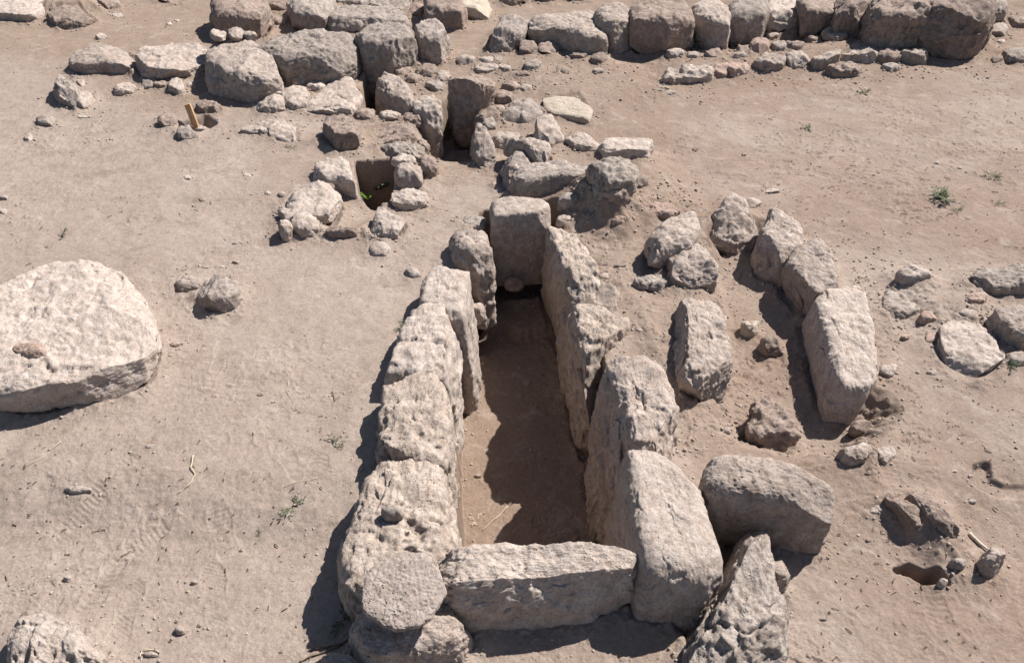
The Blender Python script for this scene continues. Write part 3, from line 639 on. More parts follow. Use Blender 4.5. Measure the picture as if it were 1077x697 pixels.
for a, b, c, d, mt, lb in [
    (788, 38, 810, 58, 'pink', 'dark reddish stone at the lower left of the rubble heap against the right back wall'),
    (806, 29, 822, 43, 'lime', 'pale rounded stone at the top left of the rubble heap'),
    (822, 26, 846, 40, 'brown', 'brown stone at the top right of the rubble heap'),
    (826, 40, 846, 54, 'brown', 'lowest right stone of the rubble heap'),
    (810, 42, 830, 54, 'grey', 'flat dark stone in the middle of the rubble heap'),
    (846, 36, 866, 46, 'brown', 'small stone between the rubble heap and the round boulder'),
    (722, 52, 736, 63, 'pale', 'small pale stone alone under the tall stone with lit shoulder'),
    (768, 54, 786, 62, 'lime', 'flat sliver of stone left of the rubble heap')]:
    rb('stone', lb, a, b, c, d, 0.45, mt, GL)
GM = 'loose stones before the left end of the right back wall'
for a, b, c, d, mt, lb in [
    (544, 42, 566, 60, 'brown', 'earthy stone directly under the white tipped leaning stone'),
    (564, 42, 588, 60, 'brown', 'slanting brown stone under the left part of the long bright topped boulder'),
    (549, 62, 570, 76, 'grey', 'grey and white stone in the loose stones before the long bright topped boulder'),
    (543, 73, 561, 83, 'brown', 'reddish brown flat stone lowest among those before the long bright topped boulder'),
    (587, 70, 600, 79, 'brown', 'small brown stone lying on its own below the long bright topped boulder'),
    (621, 54, 638, 68, 'brown', 'dull stone under the right end of the long bright topped boulder'),
    (634, 50, 652, 60, 'lime', 'pale brown stone under the grooved upright stone'),
    (623, 69, 636, 78, 'grey', 'small grey stone on the soil below the grooved upright stone'),
    (522, 66, 538, 76, 'lime', 'small flat stone behind the knobbly brown stone'),
    (1054, 48, 1090, 68, 'grey', 'grey white stone at the right edge of the photo near the top'),
    (1043, 57, 1056, 68, 'brown', 'small reddish stone left of the grey white stone at the right edge'),
    (1042, 22, 1062, 43, 'lime', 'pale broken stone at the right foot of the right back wall'),
    (1060, 14, 1084, 32, 'brown', 'brown stone at the upper right corner of the photo'),
    (1048, 40, 1058, 48, 'pale', 'tiny white stone below the pale broken stone at the right wall foot'),
    (690, 92, 700, 98, 'grey', 'small dark pebble left below the leftmost kerb stone'),
    (696, 95, 712, 101, 'grey', 'thin flat grey pebble below the leftmost kerb stone')]:
    rb('stone', lb, a, b, c, d, 0.4, mt, GM)

# ================================================================== RIGHT CLUSTER
GS = 'stones scattered at the right edge'
rock('stone', 'small blocky pale stone with black shadow at its left, topmost of the right scatter', [(946, 284), (956, 277), (974, 278), (979, 287), (966, 290), (952, 289)], 8, 'pale', GS, n=5)
rb('slab', 'flat crumbling pale stone sunk in soil left of the small reddish round stone', 926, 302, 976, 334, 0.12, 'pale', GS, n=5, rough=1.3)
rb('stone', 'small reddish round stone at the right end of the crumbling pale stone', 967, 325, 988, 341, 0.4, 'pink', GS)
rock('slab', 'large flat pale slab with a small dark hole, lying at the right of the scatter', [(984, 350), (1000, 338), (1022, 334), (1038, 344), (1055, 374), (1050, 384), (1028, 392), (1004, 384), (992, 368)], 9, 'pale', GS, n=7, rough=0.8, pits=0.2)
rb('stone', 'crumbly pinkish stone at the left rim of the large flat pale slab', 970, 346, 992, 362, 0.2, 'pink', GS)
rock('stone', 'grey pitted rock at the right edge of the photo above the large flat slab', [(1020, 290), (1034, 277), (1060, 274), (1094, 278), (1094, 294), (1060, 298), (1036, 296)], 16, 'grey', GS, n=4)
rock('stone', 'pale rock with steep shaded left face at the right edge beside the large flat slab', [(1040, 326), (1052, 319), (1094, 318), (1096, 345), (1078, 350), (1054, 336)], 22, 'lime', GS, n=5)
rb('stone', 'small pinkish stone under the grey pitted rock at the right edge', 1016, 306, 1041, 322, 0.4, 'pink', GS)
rb('stone', 'small pale stone touching the top corner of the large flat slab', 1009, 322, 1030, 340, 0.4, 'pale', GS)
rb('stone', 'dull stone under the weed at the right edge below the steep faced rock', 1056, 368, 1090, 388, 0.4, 'lime', GS)
rb('stone', 'dusty round stone on the soil right of the big oblong block', 886, 460, 921, 492, 0.35, 'lime')
rb('stone', 'crumbled white stone right of the dusty round stone', 920, 467, 946, 490, 0.25, 'pale', rough=1.6)
rb('stone', 'little brown stone under the dusty round stone', 908, 492, 922, 502, 0.4, 'brown')
rb('stone', 'small soil crusted stone above the dusty round stone', 896, 440, 920, 458, 0.4, 'brown')
rb('stone', 'small pale hollow fragment on the soil right of the big oblong block', 912, 529, 941, 543, 0.3, 'pale')
rock('stone', 'long soil coated stone pointing down right, left one of the lower right pair', [(934, 518), (942, 514), (958, 524), (974, 538), (974, 546), (962, 546), (948, 530)], 10, 'brown', None, n=3.4)
rock('stone', 'ridge shaped soil coated stone, right one of the lower right pair', [(958, 516), (968, 512), (990, 526), (1010, 552), (1002, 558), (982, 544), (970, 530)], 14, 'brown', None, n=3.4)
rb('stone', 'oval brown stone below the left one of the lower right pair', 954, 544, 976, 560, 0.35, 'brown', n=2.6)
rb('stone', 'pale grey stone standing by the burrow at the lower right', 1000, 584, 1020, 606, 0.5, 'grey')
rb('stone', 'dark sided stone right of the burrow beside the bone like fragment', 1036, 572, 1062, 610, 0.5, 'lime')
rb('stone', 'sharp pale chip at the right lip of the burrow', 988, 606, 998, 622, 0.5, 'pale')

# ================================================================== packed rubble of the wall junction and the far left wall
GX_ = 'packed rubble filling the wall junction'
for a, b, c, d, mt, lb in [
    (352, 96, 372, 112, 'lime', 'pale stone on the near side of the tilted pale slab'),
    (372, 112, 396, 128, 'brown', 'brown stone at the near left lip of the dark pit'),
    (398, 114, 424, 130, 'lime', 'low stone on the near lip of the dark pit'),
    (422, 116, 444, 132, 'brown', 'brown stone at the near right lip of the dark pit'),
    (430, 60, 450, 74, 'lime', 'stone at the foot of the short block beside the sandy gap'),
    (450, 56, 472, 70, 'brown', 'brown stone between the short block and the tall flat topped stone'),
    (424, 76, 442, 90, 'brown', 'small brown rubble stone behind the bright jagged stone'),
    (456, 74, 474, 88, 'lime', 'small stone touching the left side of the tall flat topped stone'),
    (462, 94, 476, 110, 'grey', 'grey stone sunk at the left foot of the tall flat topped stone'),
    (516, 108, 532, 124, 'brown', 'brown stone right of the tall flat topped stone, under the knobbly one'),
    (528, 84, 548, 98, 'brown', 'dull stone on the soil behind the white and grey hollowed stone'),
    (546, 88, 562, 98, 'lime', 'small stone just above the white and grey hollowed stone'),
    (506, 122, 524, 138, 'grey', 'grey stone above the small rounded stone at the footway edge'),
    (560, 180, 580, 196, 'brown', 'crusted stone bulging under the long dark fronted block'),
    (606, 186, 628, 206, 'brown', 'crusted stone between the long block and the grey cracked boulder'),
    (662, 182, 682, 200, 'brown', 'earthy stone at the right foot of the grey cracked boulder'),
    (612, 214, 634, 232, 'brown', 'earthy lump in the soil heap behind the trench right rim'),
    (640, 222, 662, 238, 'pink', 'reddish lump low in the soil heap right of the trench head'),
    (584, 224, 604, 238, 'lime', 'stone next to the right side of the dark end slab'),
    (586, 140, 602, 152, 'brown', 'small stone between the domed stone and the white flat stone'),
    (660, 156, 678, 172, 'brown', 'earthy stone under the right end of the pale angular slab'),
    (300, 100, 326, 118, 'lime', 'stone filling the gap left of the tilted pale slab'),
    (326, 66, 350, 86, 'lime', 'stone filling the gap right under the long grey stone'),
    (352, 62, 372, 80, 'brown', 'brown stone between the long grey stone and the tilted pale slab')]:
    rb('stone', lb, a, b, c, d, 0.42, mt, GX_, rough=1.2)
GT = 'far stones at the top edge'
for a, b, c, d, mt, lb in [
    (350, -16, 385, 4, 'brown', 'brown stone touching the top edge left of the reddish tipped stone'),
    (388, -18, 424, 2, 'grey', 'grey stone touching the top edge above the scalloped stone'),
    (286, 14, 304, 28, 'brown', 'small brown stone by the sandy strip behind the long grey stone'),
    (160, -10, 196, 4, 'brown', 'low stone cut by the top edge between the top left boulder and the brown boulder'),
    (100, -4, 124, 10, 'brown', 'earthy stone at the top edge right of the ledge stone'),
    (420, -14, 446, 4, 'brown', 'brown stone at the top edge left of the broad brown block'),
    (526, -10, 556, 8, 'brown', 'brown stone at the top edge behind the white tipped leaning stone'),
    (560, -16, 590, 4, 'brown', 'dull stone behind the left half of the long bright topped boulder'),
    (594, -16, 626, 3, 'lime', 'stone behind the right half of the long bright topped boulder')]:
    rb('stone', lb, a, b, c, d, 0.42, mt, GT)

GF = 'small stones packed under the right back wall'
for a, b, c, d, mt, lb in [
    (656, 46, 674, 58, 'brown', 'small brown stone packed at the left foot of the squarish brown grey boulder'),
    (700, 50, 720, 62, 'lime', 'stone under the right part of the squarish brown grey boulder'),
    (742, 50, 760, 62, 'brown', 'stone under the tall stone with lit right shoulder'),
    (776, 44, 792, 56, 'brown', 'stone under the smooth grey stone of the right back wall'),
    (834, 16, 852, 30, 'lime', 'pale stone lodged above the rubble heap beside the grey brown stone'),
    (893, 44, 912, 54, 'brown', 'small stone right of the round boulder at the wall foot'),
    (914, 40, 934, 52, 'brown', 'brown stone in shadow left of the upright reddish topped stone'),
    (600, 52, 620, 64, 'brown', 'earthy stone under the middle of the long bright topped boulder')]:
    rb('stone', lb, a, b, c, d, 0.45, mt, GF, rough=1.2)
# ================================================================== round disc (vesicular) on the corner block
def disc(label, px, py, rpx, ry, z, th, tilt, mat):
    x, y = map(float, at(px, py, z)); s = FOC / (y * cp + (CAMH - z) * sp_); r = rpx / s
    V, F = cube_sphere(70)
    n = 7.0; dxy = np.hypot(V[:, 0], V[:, 1]); k = (dxy ** n + np.abs(V[:, 2]) ** n) ** (-1 / n); P = V * k[:, None]
    th_ = np.arctan2(P[:, 1], P[:, 0]); cs_ = np.stack([np.cos(th_), np.sin(th_)], 1); q = 1 + 0.025 * np.sin(2 * th_ + 1) + 0.07 * fbm(cs_ * 2.2 + 5, 4, 19, 0.6) - 0.10 * smooth(1 - np.abs(th_ - 0.55) / 0.22)
    P = P * np.array([r, r * ry, th / 2]); P[:, :2] *= q[:, None]
    P[:, :2] *= (1 - 0.07 * (P[:, 2:3] < 0))
    # bite on the right rim
    W = P * 1.0
    P = P + V * (0.005 * fbm(W * 16, 3, 4) + 0.0022 * fbm(W * 90, 3, 6) - 0.0035 * smooth((vnoise(W * 150, 8) - 0.35) * 4))[:, None]
    d = np.array([0.93, 0.36, 0.1]); d /= np.linalg.norm(d); ex = np.maximum(0, P @ d - r * 0.93); P -= np.outer(ex, d)
    P[:, 2] += P[:, 0] * tilt[0] + P[:, 1] * tilt[1]
    return link('stone_disc', P, F, M[mat], (x, y, z - th / 2), label=label, category='stone disc')
disc('flat round reddish grey stone disc with tiny pores resting on the corner block', 425, 617, 44, 0.96, 0.25, 0.042, (0.02, 0.16), 'basalt')

# small round pebble on the largest left stone
rb('pebble', 'small round grey pebble sitting on the largest stone of the trench left edge', 400, 527, 424, 551, 0.5, 'grey', n=2.6, chops=0, rough=0.25, zg=0.165, berm=0, embed=0.01)

# ================================================================== pebbles on the open soil
def peb(lb, px, py, w, h=None, mat='pale'):
    h = h or w * 0.62
    rb('pebble', lb, px - w / 2, py - h / 2, px + w / 2, py + h / 2, 0.35, mat, 'pebbles on the open soil', n=2.8, berm=0.003, embed=0.008)
PEB = [
    ('pale flat pebble between the small right grave and the back wall', 813, 201, 18, 8, 'pale'),
    ('oblong pale pebble just behind the peaked stone of the small right grave', 791, 213, 21, 10, 'pale'),
    ('dark pebble left of the peaked stone behind the small flat reddish stone', 723, 216, 9, 6, 'brown'),
    ('dark round pebble on the soil between trench and small right grave', 636, 277, 12, 8, 'brown'),
    ('tan pebble right of the dark round pebble between trench and grave', 653, 279, 14, 9, 'brown'),
    ('white flat chip just below the dark and tan pebbles between trench and grave', 641, 291, 20, 10, 'pale'),
    ('round pebble behind the rough pitted slab of the trench', 673, 347, 9, 8, 'lime'),
    ('reddish pebble in the near opening of the small right grave', 765, 437, 10, 7, 'pink'),
    ('tan pebble near the brown knobbly loose stone', 764, 452, 11, 8, 'lime'),
    ('small dark pebble on the open soil right of the pale junction slab', 732, 156, 7, 6, 'brown'),
    ('tiny dark pebble far from others on the open soil before the low kerb', 783, 162, 5, 5, 'brown'),
    ('white speck of a pebble on the soil under the low kerb end', 852, 155, 6, 3, 'pale'),
    ('white flat chip near the weeds on the right soil', 987, 171, 8, 4, 'pale'),
    ('small pebble near the right edge between the two weed patches', 1010, 176, 6, 4, 'pale'),
    ('small pebble above the grey stone on open left soil', 250, 255, 12, 6, 'pale'),
    ('dark sided pebble, upper of two close right of the grey stone on open soil', 247, 275, 9, 6, 'lime'),
    ('narrow dark pebble touching the right end of the grey stone on open soil', 244, 291, 6, 9, 'grey'),
    ('pale broken pebble below the narrow dark one at the grey stone', 244, 306, 8, 9, 'pale'),
    ('small flat white chip right below the grey stone on open soil', 247, 328, 9, 5, 'pale'),
    ('tiny dark pebble behind the grey stone on open soil', 216, 281, 8, 4, 'grey'),
    ('white chip behind the small low stone on open soil', 233, 281, 8, 4, 'pale'),
    ('pinkish chip on the soil between the huge round boulder and the trench', 183, 362, 11, 8, 'pink'),
    ('dark dot of a pebble at the upper right of the huge round boulder', 162, 324, 5, 4, 'brown'),
    ('round brown pebble midway between the huge boulder and the trench wall', 273, 415, 8, 6, 'brown'),
    ('tiny dark pebble on left soil right of the huge boulder edge', 225, 421, 5, 4, 'brown'),
    ('white pebble near the left soil above the curled dry twig', 157, 469, 12, 7, 'pale'),
    ('half buried pale stone showing as a light patch on the left soil', 80, 514, 30, 9, 'pale'),
    ('tiny white pebble on the left soil among the shoe prints', 204, 612, 8, 6, 'pale'),
    ('small white chip with a dark side left of the shoe prints', 70, 608, 9, 9, 'pale'),
    ('small pebble near the curled straw at the bottom of the photo', 158, 688, 18, 8, 'lime'),
    ('pale chip among the shoe prints near the bottom', 188, 662, 12, 12, 'lime'),
    ('pinkish grey pebble on the soil right of the corner block at the bottom', 495, 688, 17, 11, 'lime'),
    ('small stone half in shade at the foot of the corner block', 484, 676, 9, 8, 'brown'),
    ('tiny reddish brown pebble near the lower right of the rugged pointed rock', 866, 651, 9, 5, 'brown'),
    ('little brown pebble right of the big oblong block', 914, 568, 6, 5, 'brown'),
    ('white dot of a pebble at the right soil above the groove', 1004, 495, 7, 5, 'pale'),
    ('white chip left of the curved groove at the right', 1021, 500, 6, 4, 'pale'),
    ('pale chip below the curved groove at the right', 1023, 527, 10, 6, 'pale'),
    ('flat pale chip on the soil right of the longest slab', 936, 388, 20, 18, 'pale'),
    ('grey chip below the large flat slab at the right', 981, 392, 12, 8, 'grey'),
    ('small pinkish chip left of the large flat slab', 953, 354, 10, 7, 'pink'),
    ('pale pebble on the soil beyond the longest slab of the right grave', 900, 303, 14, 9, 'pale'),
    ('white pebble on the soil left of the cist, near its broad cracked stone', 297, 204, 10, 8, 'pale'),
    ('white pebble farther left of the cist', 282, 203, 7, 5, 'pale'),
    ('pale pebble on the left soil far below the low bleached slab', 260, 184, 9, 5, 'pale'),
    ('whitish pebble below the wooden stake on open soil', 197, 187, 10, 6, 'pale'),
    ('dark pebble right below the whitish one under the wooden stake', 212, 210, 8, 6, 'brown'),
    ('pinkish pebble beside the small upright stone of the cist front', 350, 259, 8, 4, 'lime'),
    ('small pebble on the footway between cist and trench', 463, 179, 6, 4, 'brown'),
    ('pale pebble at the top of the photo above the left block of the back row', 124, 16, 10, 6, 'pale'),
    ('soft white lump of stone above the second block of the left back row', 107, 38, 12, 8, 'pale'),
    ('small white pebble right of the pale one at the top left soil', 186, 22, 5, 4, 'pale'),
    ('tiny pebble near the white one on the top left soil', 178, 25, 5, 4, 'pale'),
    ('pale flat chip left of the low bleached slab on soil', 89, 122, 16, 6, 'pale'),
    ('small pebble inside the trench at the lit left foot', 503, 500, 8, 6, 'brown'),
    ('white pebble at the left edge of the photo above the huge boulder', 3, 208, 12, 8, 'pale'),
    ('tan chip at the left edge of the photo below the white pebble', 2, 222, 9, 8, 'pale'),
]
for a in PEB: peb(*a)
rb('stone', 'small dark lump on top of the long dark fronted block front edge', 621, 176, 630, 186, 0.5, 'brown', zg=0.12, berm=0)

# ================================================================== ground sheet
def axis(lo, hi, n, far, grow=1.16):
    a = list(np.linspace(lo, hi, n)); s = a[1] - a[0]; up = []; v = hi; st = s
    while v < far: st *= grow; v += st; up.append(v)
    dn = []; v = lo; st = s
    while v > -far: st *= grow; v -= st; dn.append(v)
    return np.array(dn[::-1] + a + up)
U = axis(-1.0, 1.0, 1250, 60.0)
sgrid = np.linspace(0, 1, 1050)
Yd = 0.95 * (9.9 / 0.95) ** sgrid                 # denser rows near the viewer
up = []; v = Yd[-1]; st = Yd[-1] - Yd[-2]
while v < 300: st *= 1.15; v += st; up.append(v)
dn = []; v = Yd[0]; st = Yd[1] - Yd[0]
while v > -60: st *= 1.15; v -= st; dn.append(v)
Yg = np.array(dn[::-1] + list(Yd) + up)
half = np.where(Yg > 0, 1.0 + 0.58 * Yg, 1.0)
GX = U[None, :] * half[:, None]; GY = np.repeat(Yg[:, None], len(U), 1)
tone = np.zeros(GX.size)
GZ = ground_coarse(GX, GY, tone).ravel()
P = np.stack([GX.ravel(), GY.ravel()], 1)
near = (np.abs(P[:, 0]) < 1.15 * (1.0 + 0.58 * np.maximum(P[:, 1], 0))) & (P[:, 1] > 0.6) & (P[:, 1] < 11)
Pn = P[near]
x, y = Pn[:, 0], Pn[:, 1]
hz = 0.010 * fbm(Pn * 3.1, 4, 41) + 0.0035 * fbm(Pn * 14, 4, 43, 0.5)
rg = smooth((fbm(Pn * 1.3, 3, 47) + 0.15) * 2.2)
hz += (0.0007 + 0.0014 * rg) * fbm(Pn * 46, 3, 53, 0.65)
# clods near the stones and in the rougher ground of the middle
cl = fbm(Pn * 33, 2, 59); hz += 0.002 * smooth((cl - 0.32) * 3) * rg
# scuffs, crumbs and trampled lumps in irregular patches
pm_ = smooth((fbm(Pn * 1.9, 4, 97, 0.65) - 0.02) * 3.5) * (0.45 + 0.55 * smooth((x + 0.2) / 1.0))
sc = fbm(Pn * np.array([24.0, 30.0]), 3, 101, 0.6)
hz += pm_ * (0.0085 * smooth((sc - 0.22) * 4) - 0.004 * smooth((-sc - 0.28) * 4))
# soil heaped against the stones
for foot, g, berm in ROCKS:
    pad = 0.16
    m = windowed(x, y, foot, pad)
    if not m.any(): continue
    sd = sdist(x[m], y[m], foot)
    wv = fbm(Pn[m] * 13, 3, 61)
    hz[m] += berm * (1 + 0.9 * wv) * np.exp(-(np.where(sd > 0, sd, -1.6 * sd) / 0.045) ** 1.3)
    hz[m] += 0.004 * smooth((fbm(Pn[m] * 42, 3, 67) - 0.1) * 2.5) * np.exp(-(np.abs(sd) / 0.05) ** 2) * min(1.0, berm / 0.012)
# shoe prints with bar treads on the trodden soil
rs = random.Random(5)
for i in range(22):
    if i < 15: px, py = rs.uniform(20, 345), rs.uniform(400, 690)
    elif i < 18: px, py = rs.uniform(870, 1070), rs.uniform(400, 690)
    else: px, py = rs.uniform(150, 420), rs.uniform(270, 400)
    if 0 < px < 175 and 250 < py < 440: continue
    fx, fy = map(float, at(px, py, 0)); a = rs.uniform(-0.7, 0.7) + (math.pi if rs.random() < .5 else 0); ca, sa = math.cos(a), math.sin(a)
    m = (np.abs(x - fx) < 0.2) & (np.abs(y - fy) < 0.2)
    lx = (x[m] - fx) * ca + (y[m] - fy) * sa; ly = -(x[m] - fx) * sa + (y[m] - fy) * ca
    wdt = 0.043 - 0.010 * np.cos((ly / 0.14) * 3.1 + 0.6) * (ly < 0.03)
    e = (np.abs(lx) / wdt) ** 2.5 + (np.abs(ly) / 0.135) ** 4
    mask = smooth((1.15 - e) * 3) * smooth((fbm(Pn[m] * 11, 3, 71 + i) + 0.12) * 2.6)
    kind = rs.randint(0, 2)
    if kind == 0: tr = np.sin(ly * 2 * math.pi / 0.019 + 1.2 * np.sin(lx * 55))
    elif kind == 1: tr = np.sin(ly * 2 * math.pi / 0.022 + lx * 90 * np.sign(lx))
    else: tr = np.sin(ly * 380) * np.sin(lx * 300)
    hz[m] += mask * (-0.0018 + 0.0009 * tr) + 0.0008 * np.exp(-((e - 1.25) * 2.5) ** 2)
GZ[near] += hz
G3 = np.stack([P[:, 0], P[:, 1], GZ], 1)
ny, nx = GX.shape; idx = np.arange(ny * nx).reshape(ny, nx)
FQ = np.stack([idx[:-1, :-1], idx[:-1, 1:], idx[1:, 1:], idx[1:, :-1]], -1).reshape(-1, 4)
ground = link('ground', G3, FQ, M['soil'], kind='structure')
at1 = ground.data.attributes.new('tone', 'FLOAT', 'POINT'); at1.data.foreach_set('value', tone.astype(np.float32))
pink = smooth((P[:, 0] - 0.15) / 1.2) * 0.85 + 0.12
at2 = ground.data.attributes.new('pink', 'FLOAT', 'POINT'); at2.data.foreach_set('value', pink.astype(np.float32))

# ground height lookup on the finished sheet
def gz(xs, ys):
    xs = np.atleast_1d(xs).astype(float); ys = np.atleast_1d(ys).astype(float)
    j = np.clip(np.searchsorted(Yg, ys) - 1, 0, ny - 2); u = xs / half[j]
    i = np.clip(np.searchsorted(U, u) - 1, 0, nx - 2)
    return GZ.reshape(ny, nx)[j, i]

# ================================================================== loose gravel and clods (nobody could count them)
rng = np.random.RandomState(3)
V0, F0 = cube_sphere(3)
vars_ = []
for k in range(14):
    q = V0 * rng.uniform(0.6, 1.0, 3); 
    for _ in range(4):
        d = rng.normal(size=3); d /= np.linalg.norm(d); s = q @ d; q = q - np.outer(np.maximum(0, s - rng.uniform(0.4, 0.7)), d)
    vars_.append(q)
pts = []; rad = []
def scatter(px0, py0, px1, py1, n, rmin, rmax, clump=0.0):
    t = 0
    while t < n:
        px, py = rng.uniform(px0, px1), rng.uniform(py0, py1)
        X, Y = map(float, at(px, py, 0))
        if clump and vnoise(np.array([[X * 3, Y * 3]]), 91)[0] < rng.uniform(-0.4, clump): t += 0.3; continue
        pts.append((X, Y)); rad.append(rmin + (rmax - rmin) * rng.rand() ** 5); t += 1
scatter(-80, 0, 1160, 700, 7500, 0.0014, 0.0085, 0.5)
scatter(380, 560, 900, 700, 500, 0.002, 0.010, 0.3)
scatter(620, 230, 950, 480, 2600, 0.002, 0.012, 0.3)
scatter(480, 50, 760, 110, 700, 0.004, 0.02, 0.2)
scatter(690, 60, 1060, 90, 500, 0.004, 0.02, 0.2)
scatter(400, 60, 480, 100, 250, 0.005, 0.02)
scatter(600, 190, 740, 250, 500, 0.003, 0.016)
scatter(500, 80, 640, 180, 350, 0.003, 0.016)
scatter(60, 70, 320, 150, 450, 0.003, 0.014, 0.2)
scatter(0, 0, 220, 50, 250, 0.004, 0.016, 0.2)
scatter(900, 270, 1077, 400, 450, 0.002, 0.012, 0.2)
scatter(900, 430, 1077, 620, 260, 0.002, 0.008, 0.2)
scatter(485, 330, 640, 690, 500, 0.002, 0.009)
scatter(280, 180, 460, 260, 250, 0.002, 0.012)
for foot, g, berm in ROCKS:
    per = np.hypot(*(np.roll(foot, -1, 0) - foot).T).sum(); dist0 = max(1.3, float(foot[:, 1].mean()))
    if foot[:, 1].mean() < 1.6 and foot[:, 0].mean() < -0.5: n_ = 12
    else: n_ = int(min(70, per * 45))
    for k in range(n_):
        i = rng.randint(len(foot)); t = rng.rand(); p_ = foot[i] * (1 - t) + foot[(i + 1) % len(foot)] * t
        out = p_ - foot.mean(0); out /= np.linalg.norm(out) + 1e-9
        p_ = p_ + out * abs(rng.normal()) * 0.045 + rng.normal(size=2) * 0.008
        pts.append((p_[0], p_[1])); rad.append((0.0018 + 0.0085 * rng.rand() ** 3.5) * (0.75 + 0.12 * dist0))
pts = np.array(pts); rad = np.array(rad); zz = gz(pts[:, 0], pts[:, 1])
GV = []; GF = []; o = 0
for (X, Y), r, z in zip(pts, rad, zz):
    a = rng.uniform(0, 6.28); c, s = math.cos(a), math.sin(a)
    q = vars_[rng.randint(14)] * r * np.array([1, 1, 0.75]); q = q @ np.array([[c, -s, 0], [s, c, 0], [0, 0, 1]])
    GV.append(q + (X, Y, z + r * 0.2)); GF.append(F0 + o); o += len(V0)
link('gravel', np.concatenate(GV), np.concatenate(GF), M['clod'], smooth_=False, kind='stuff', label='small loose gravel and clods strewn over the dry soil', category='gravel')

# bits of dry plant litter (nobody could count them)
LV = []; LF = []; o = 0
def litter(n, x0, y0, x1, y1, lmax):
    global o
    k = 0
    while k < n:
        X, Y = map(float, at(rng.uniform(x0, x1), rng.uniform(y0, y1), 0))
        if vnoise(np.array([[X * 1.7, Y * 1.7]]), 93)[0] < rng.uniform(-0.6, 0.5): k += 0.3; continue
        L = lmax * (0.25 + 0.75 * rng.rand() ** 2); a = rng.uniform(0, 6.28); bend = rng.uniform(-0.8, 0.8); w = 0.0009 + 0.0012 * rng.rand()
        px_, py_ = X, Y; z_ = float(gz(X, Y)[0]) + w
        ring = []
        for s in range(4):
            nx_, ny_ = -math.sin(a), math.cos(a); hgt = w * 1.5 + 0.004 * math.sin(s * 1.05) * rng.rand()
            ring.append([(px_ + nx_ * w, py_ + ny_ * w, z_ + hgt - w), (px_, py_, z_ + hgt + w * 0.8), (px_ - nx_ * w, py_ - ny_ * w, z_ + hgt - w)])
            px_ += math.cos(a) * L / 3; py_ += math.sin(a) * L / 3; a += bend * rng.rand()
        for r_ in ring: LV.extend(r_)
        for s in range(3):
            for t in range(3):
                LF.append([o + s * 3 + t, o + s * 3 + (t + 1) % 3, o + s * 3 + 3 + (t + 1) % 3, o + s * 3 + 3 + t])
        o += 12; k += 1
litter(520, 660, 70, 1120, 300, 0.045)
litter(160, 860, 300, 1100, 697, 0.03)
litter(260, -40, 20, 420, 300, 0.035)
litter(200, -20, 430, 350, 697, 0.025)
litter(90, 560, 230, 900, 480, 0.02)
link('plant_litter', np.array(LV), np.array(LF), M['twig'], kind='stuff', label='broken bits of dry stalk strewn over the trodden soil', category='plant litter')

# ================================================================== wooden stake, twigs, straw, weeds, bone
def tube(path, radii, sides=7):
    path = np.array(path, float); n = len(path); V = []; 
    for i in range(n):
        t = path[min(i + 1, n - 1)] - path[max(i - 1, 0)]; t /= np.linalg.norm(t) + 1e-9
        a = np.cross(t, (0.3, 0.2, 1.0)); a /= np.linalg.norm(a) + 1e-9; b = np.cross(t, a)
        for k in range(sides):
            w = 2 * math.pi * k / sides; V.append(path[i] + radii[i] * (math.cos(w) * a + math.sin(w) * b))
    F = [[i * sides + k, i * sides + (k + 1) % sides, (i + 1) * sides + (k + 1) % sides, (i + 1) * sides + k] for i in range(n - 1) for k in range(sides)]
    c = len(V); V += [path[0], path[-1]]
    for k in range(sides): F.append([c, (k + 1) % sides, k, k]); F.append([c + 1, (n - 1) * sides + k, (n - 1) * sides + (k + 1) % sides, (n - 1) * sides + (k + 1) % sides])
    return np.array(V), F

def quads_to(name, parts, mat, loc, **props):
    V = []; F = []; o = 0
    for v, f in parts:
        V.append(v); F += [[a + o for a in q] for q in f]; o += len(v)
    V = np.concatenate(V) - np.array(loc)
    me = bpy.data.meshes.new(name); me.from_pydata([tuple(q) for q in V], [], [list(dict.fromkeys(q)) for q in F]); me.update()
    for p in me.polygons: p.use_smooth = True
    me.materials.append(mat); ob = bpy.data.objects.new(name, me); ob.location = loc; scene.collection.objects.link(ob)
    for k, v in props.items():
        if k == 'parent': 
            ob.parent = v; ob.location = (0, 0, 0)
        elif v: ob[k] = v
    return ob

def gp(px, py):
    X, Y, _ = gpoint(px, py); return np.array([X, Y, float(gz(X, Y)[0])])

# stake
b = gp(206, 131); r1 = 0.022
top = b + np.array([-0.030, 0.02, 0.20]); bot = b - np.array([-0.008, 0, 0.10])
sq = np.array([(-1, -0.5), (1, -0.5), (1, 0.5), (-1, 0.5)]) * r1
SV = []; 
for lv, (c, s_) in enumerate([(bot, 0.5), (b, 1.0), (top - (0, 0, 0.01), 1.05), (top, 0.85)]):
    for q in sq: SV.append(c + np.array([q[0] * s_, q[1] * s_, (0.006 if q[0] > 0 else -0.004) if lv == 3 else 0]))
SF = [[l * 4 + k, l * 4 + (k + 1) % 4, (l + 1) * 4 + (k + 1) % 4, (l + 1) * 4 + k] for l in range(3) for k in range(4)] + [[12, 13, 14, 15], [3, 2, 1, 0]]
st_ = quads_to('wooden_stake', [(np.array(SV), SF)], M['wood'], tuple(b), label='short orange wooden stake driven into the soil leaning left', category='stake')
for p in st_.data.polygons: p.use_smooth = False

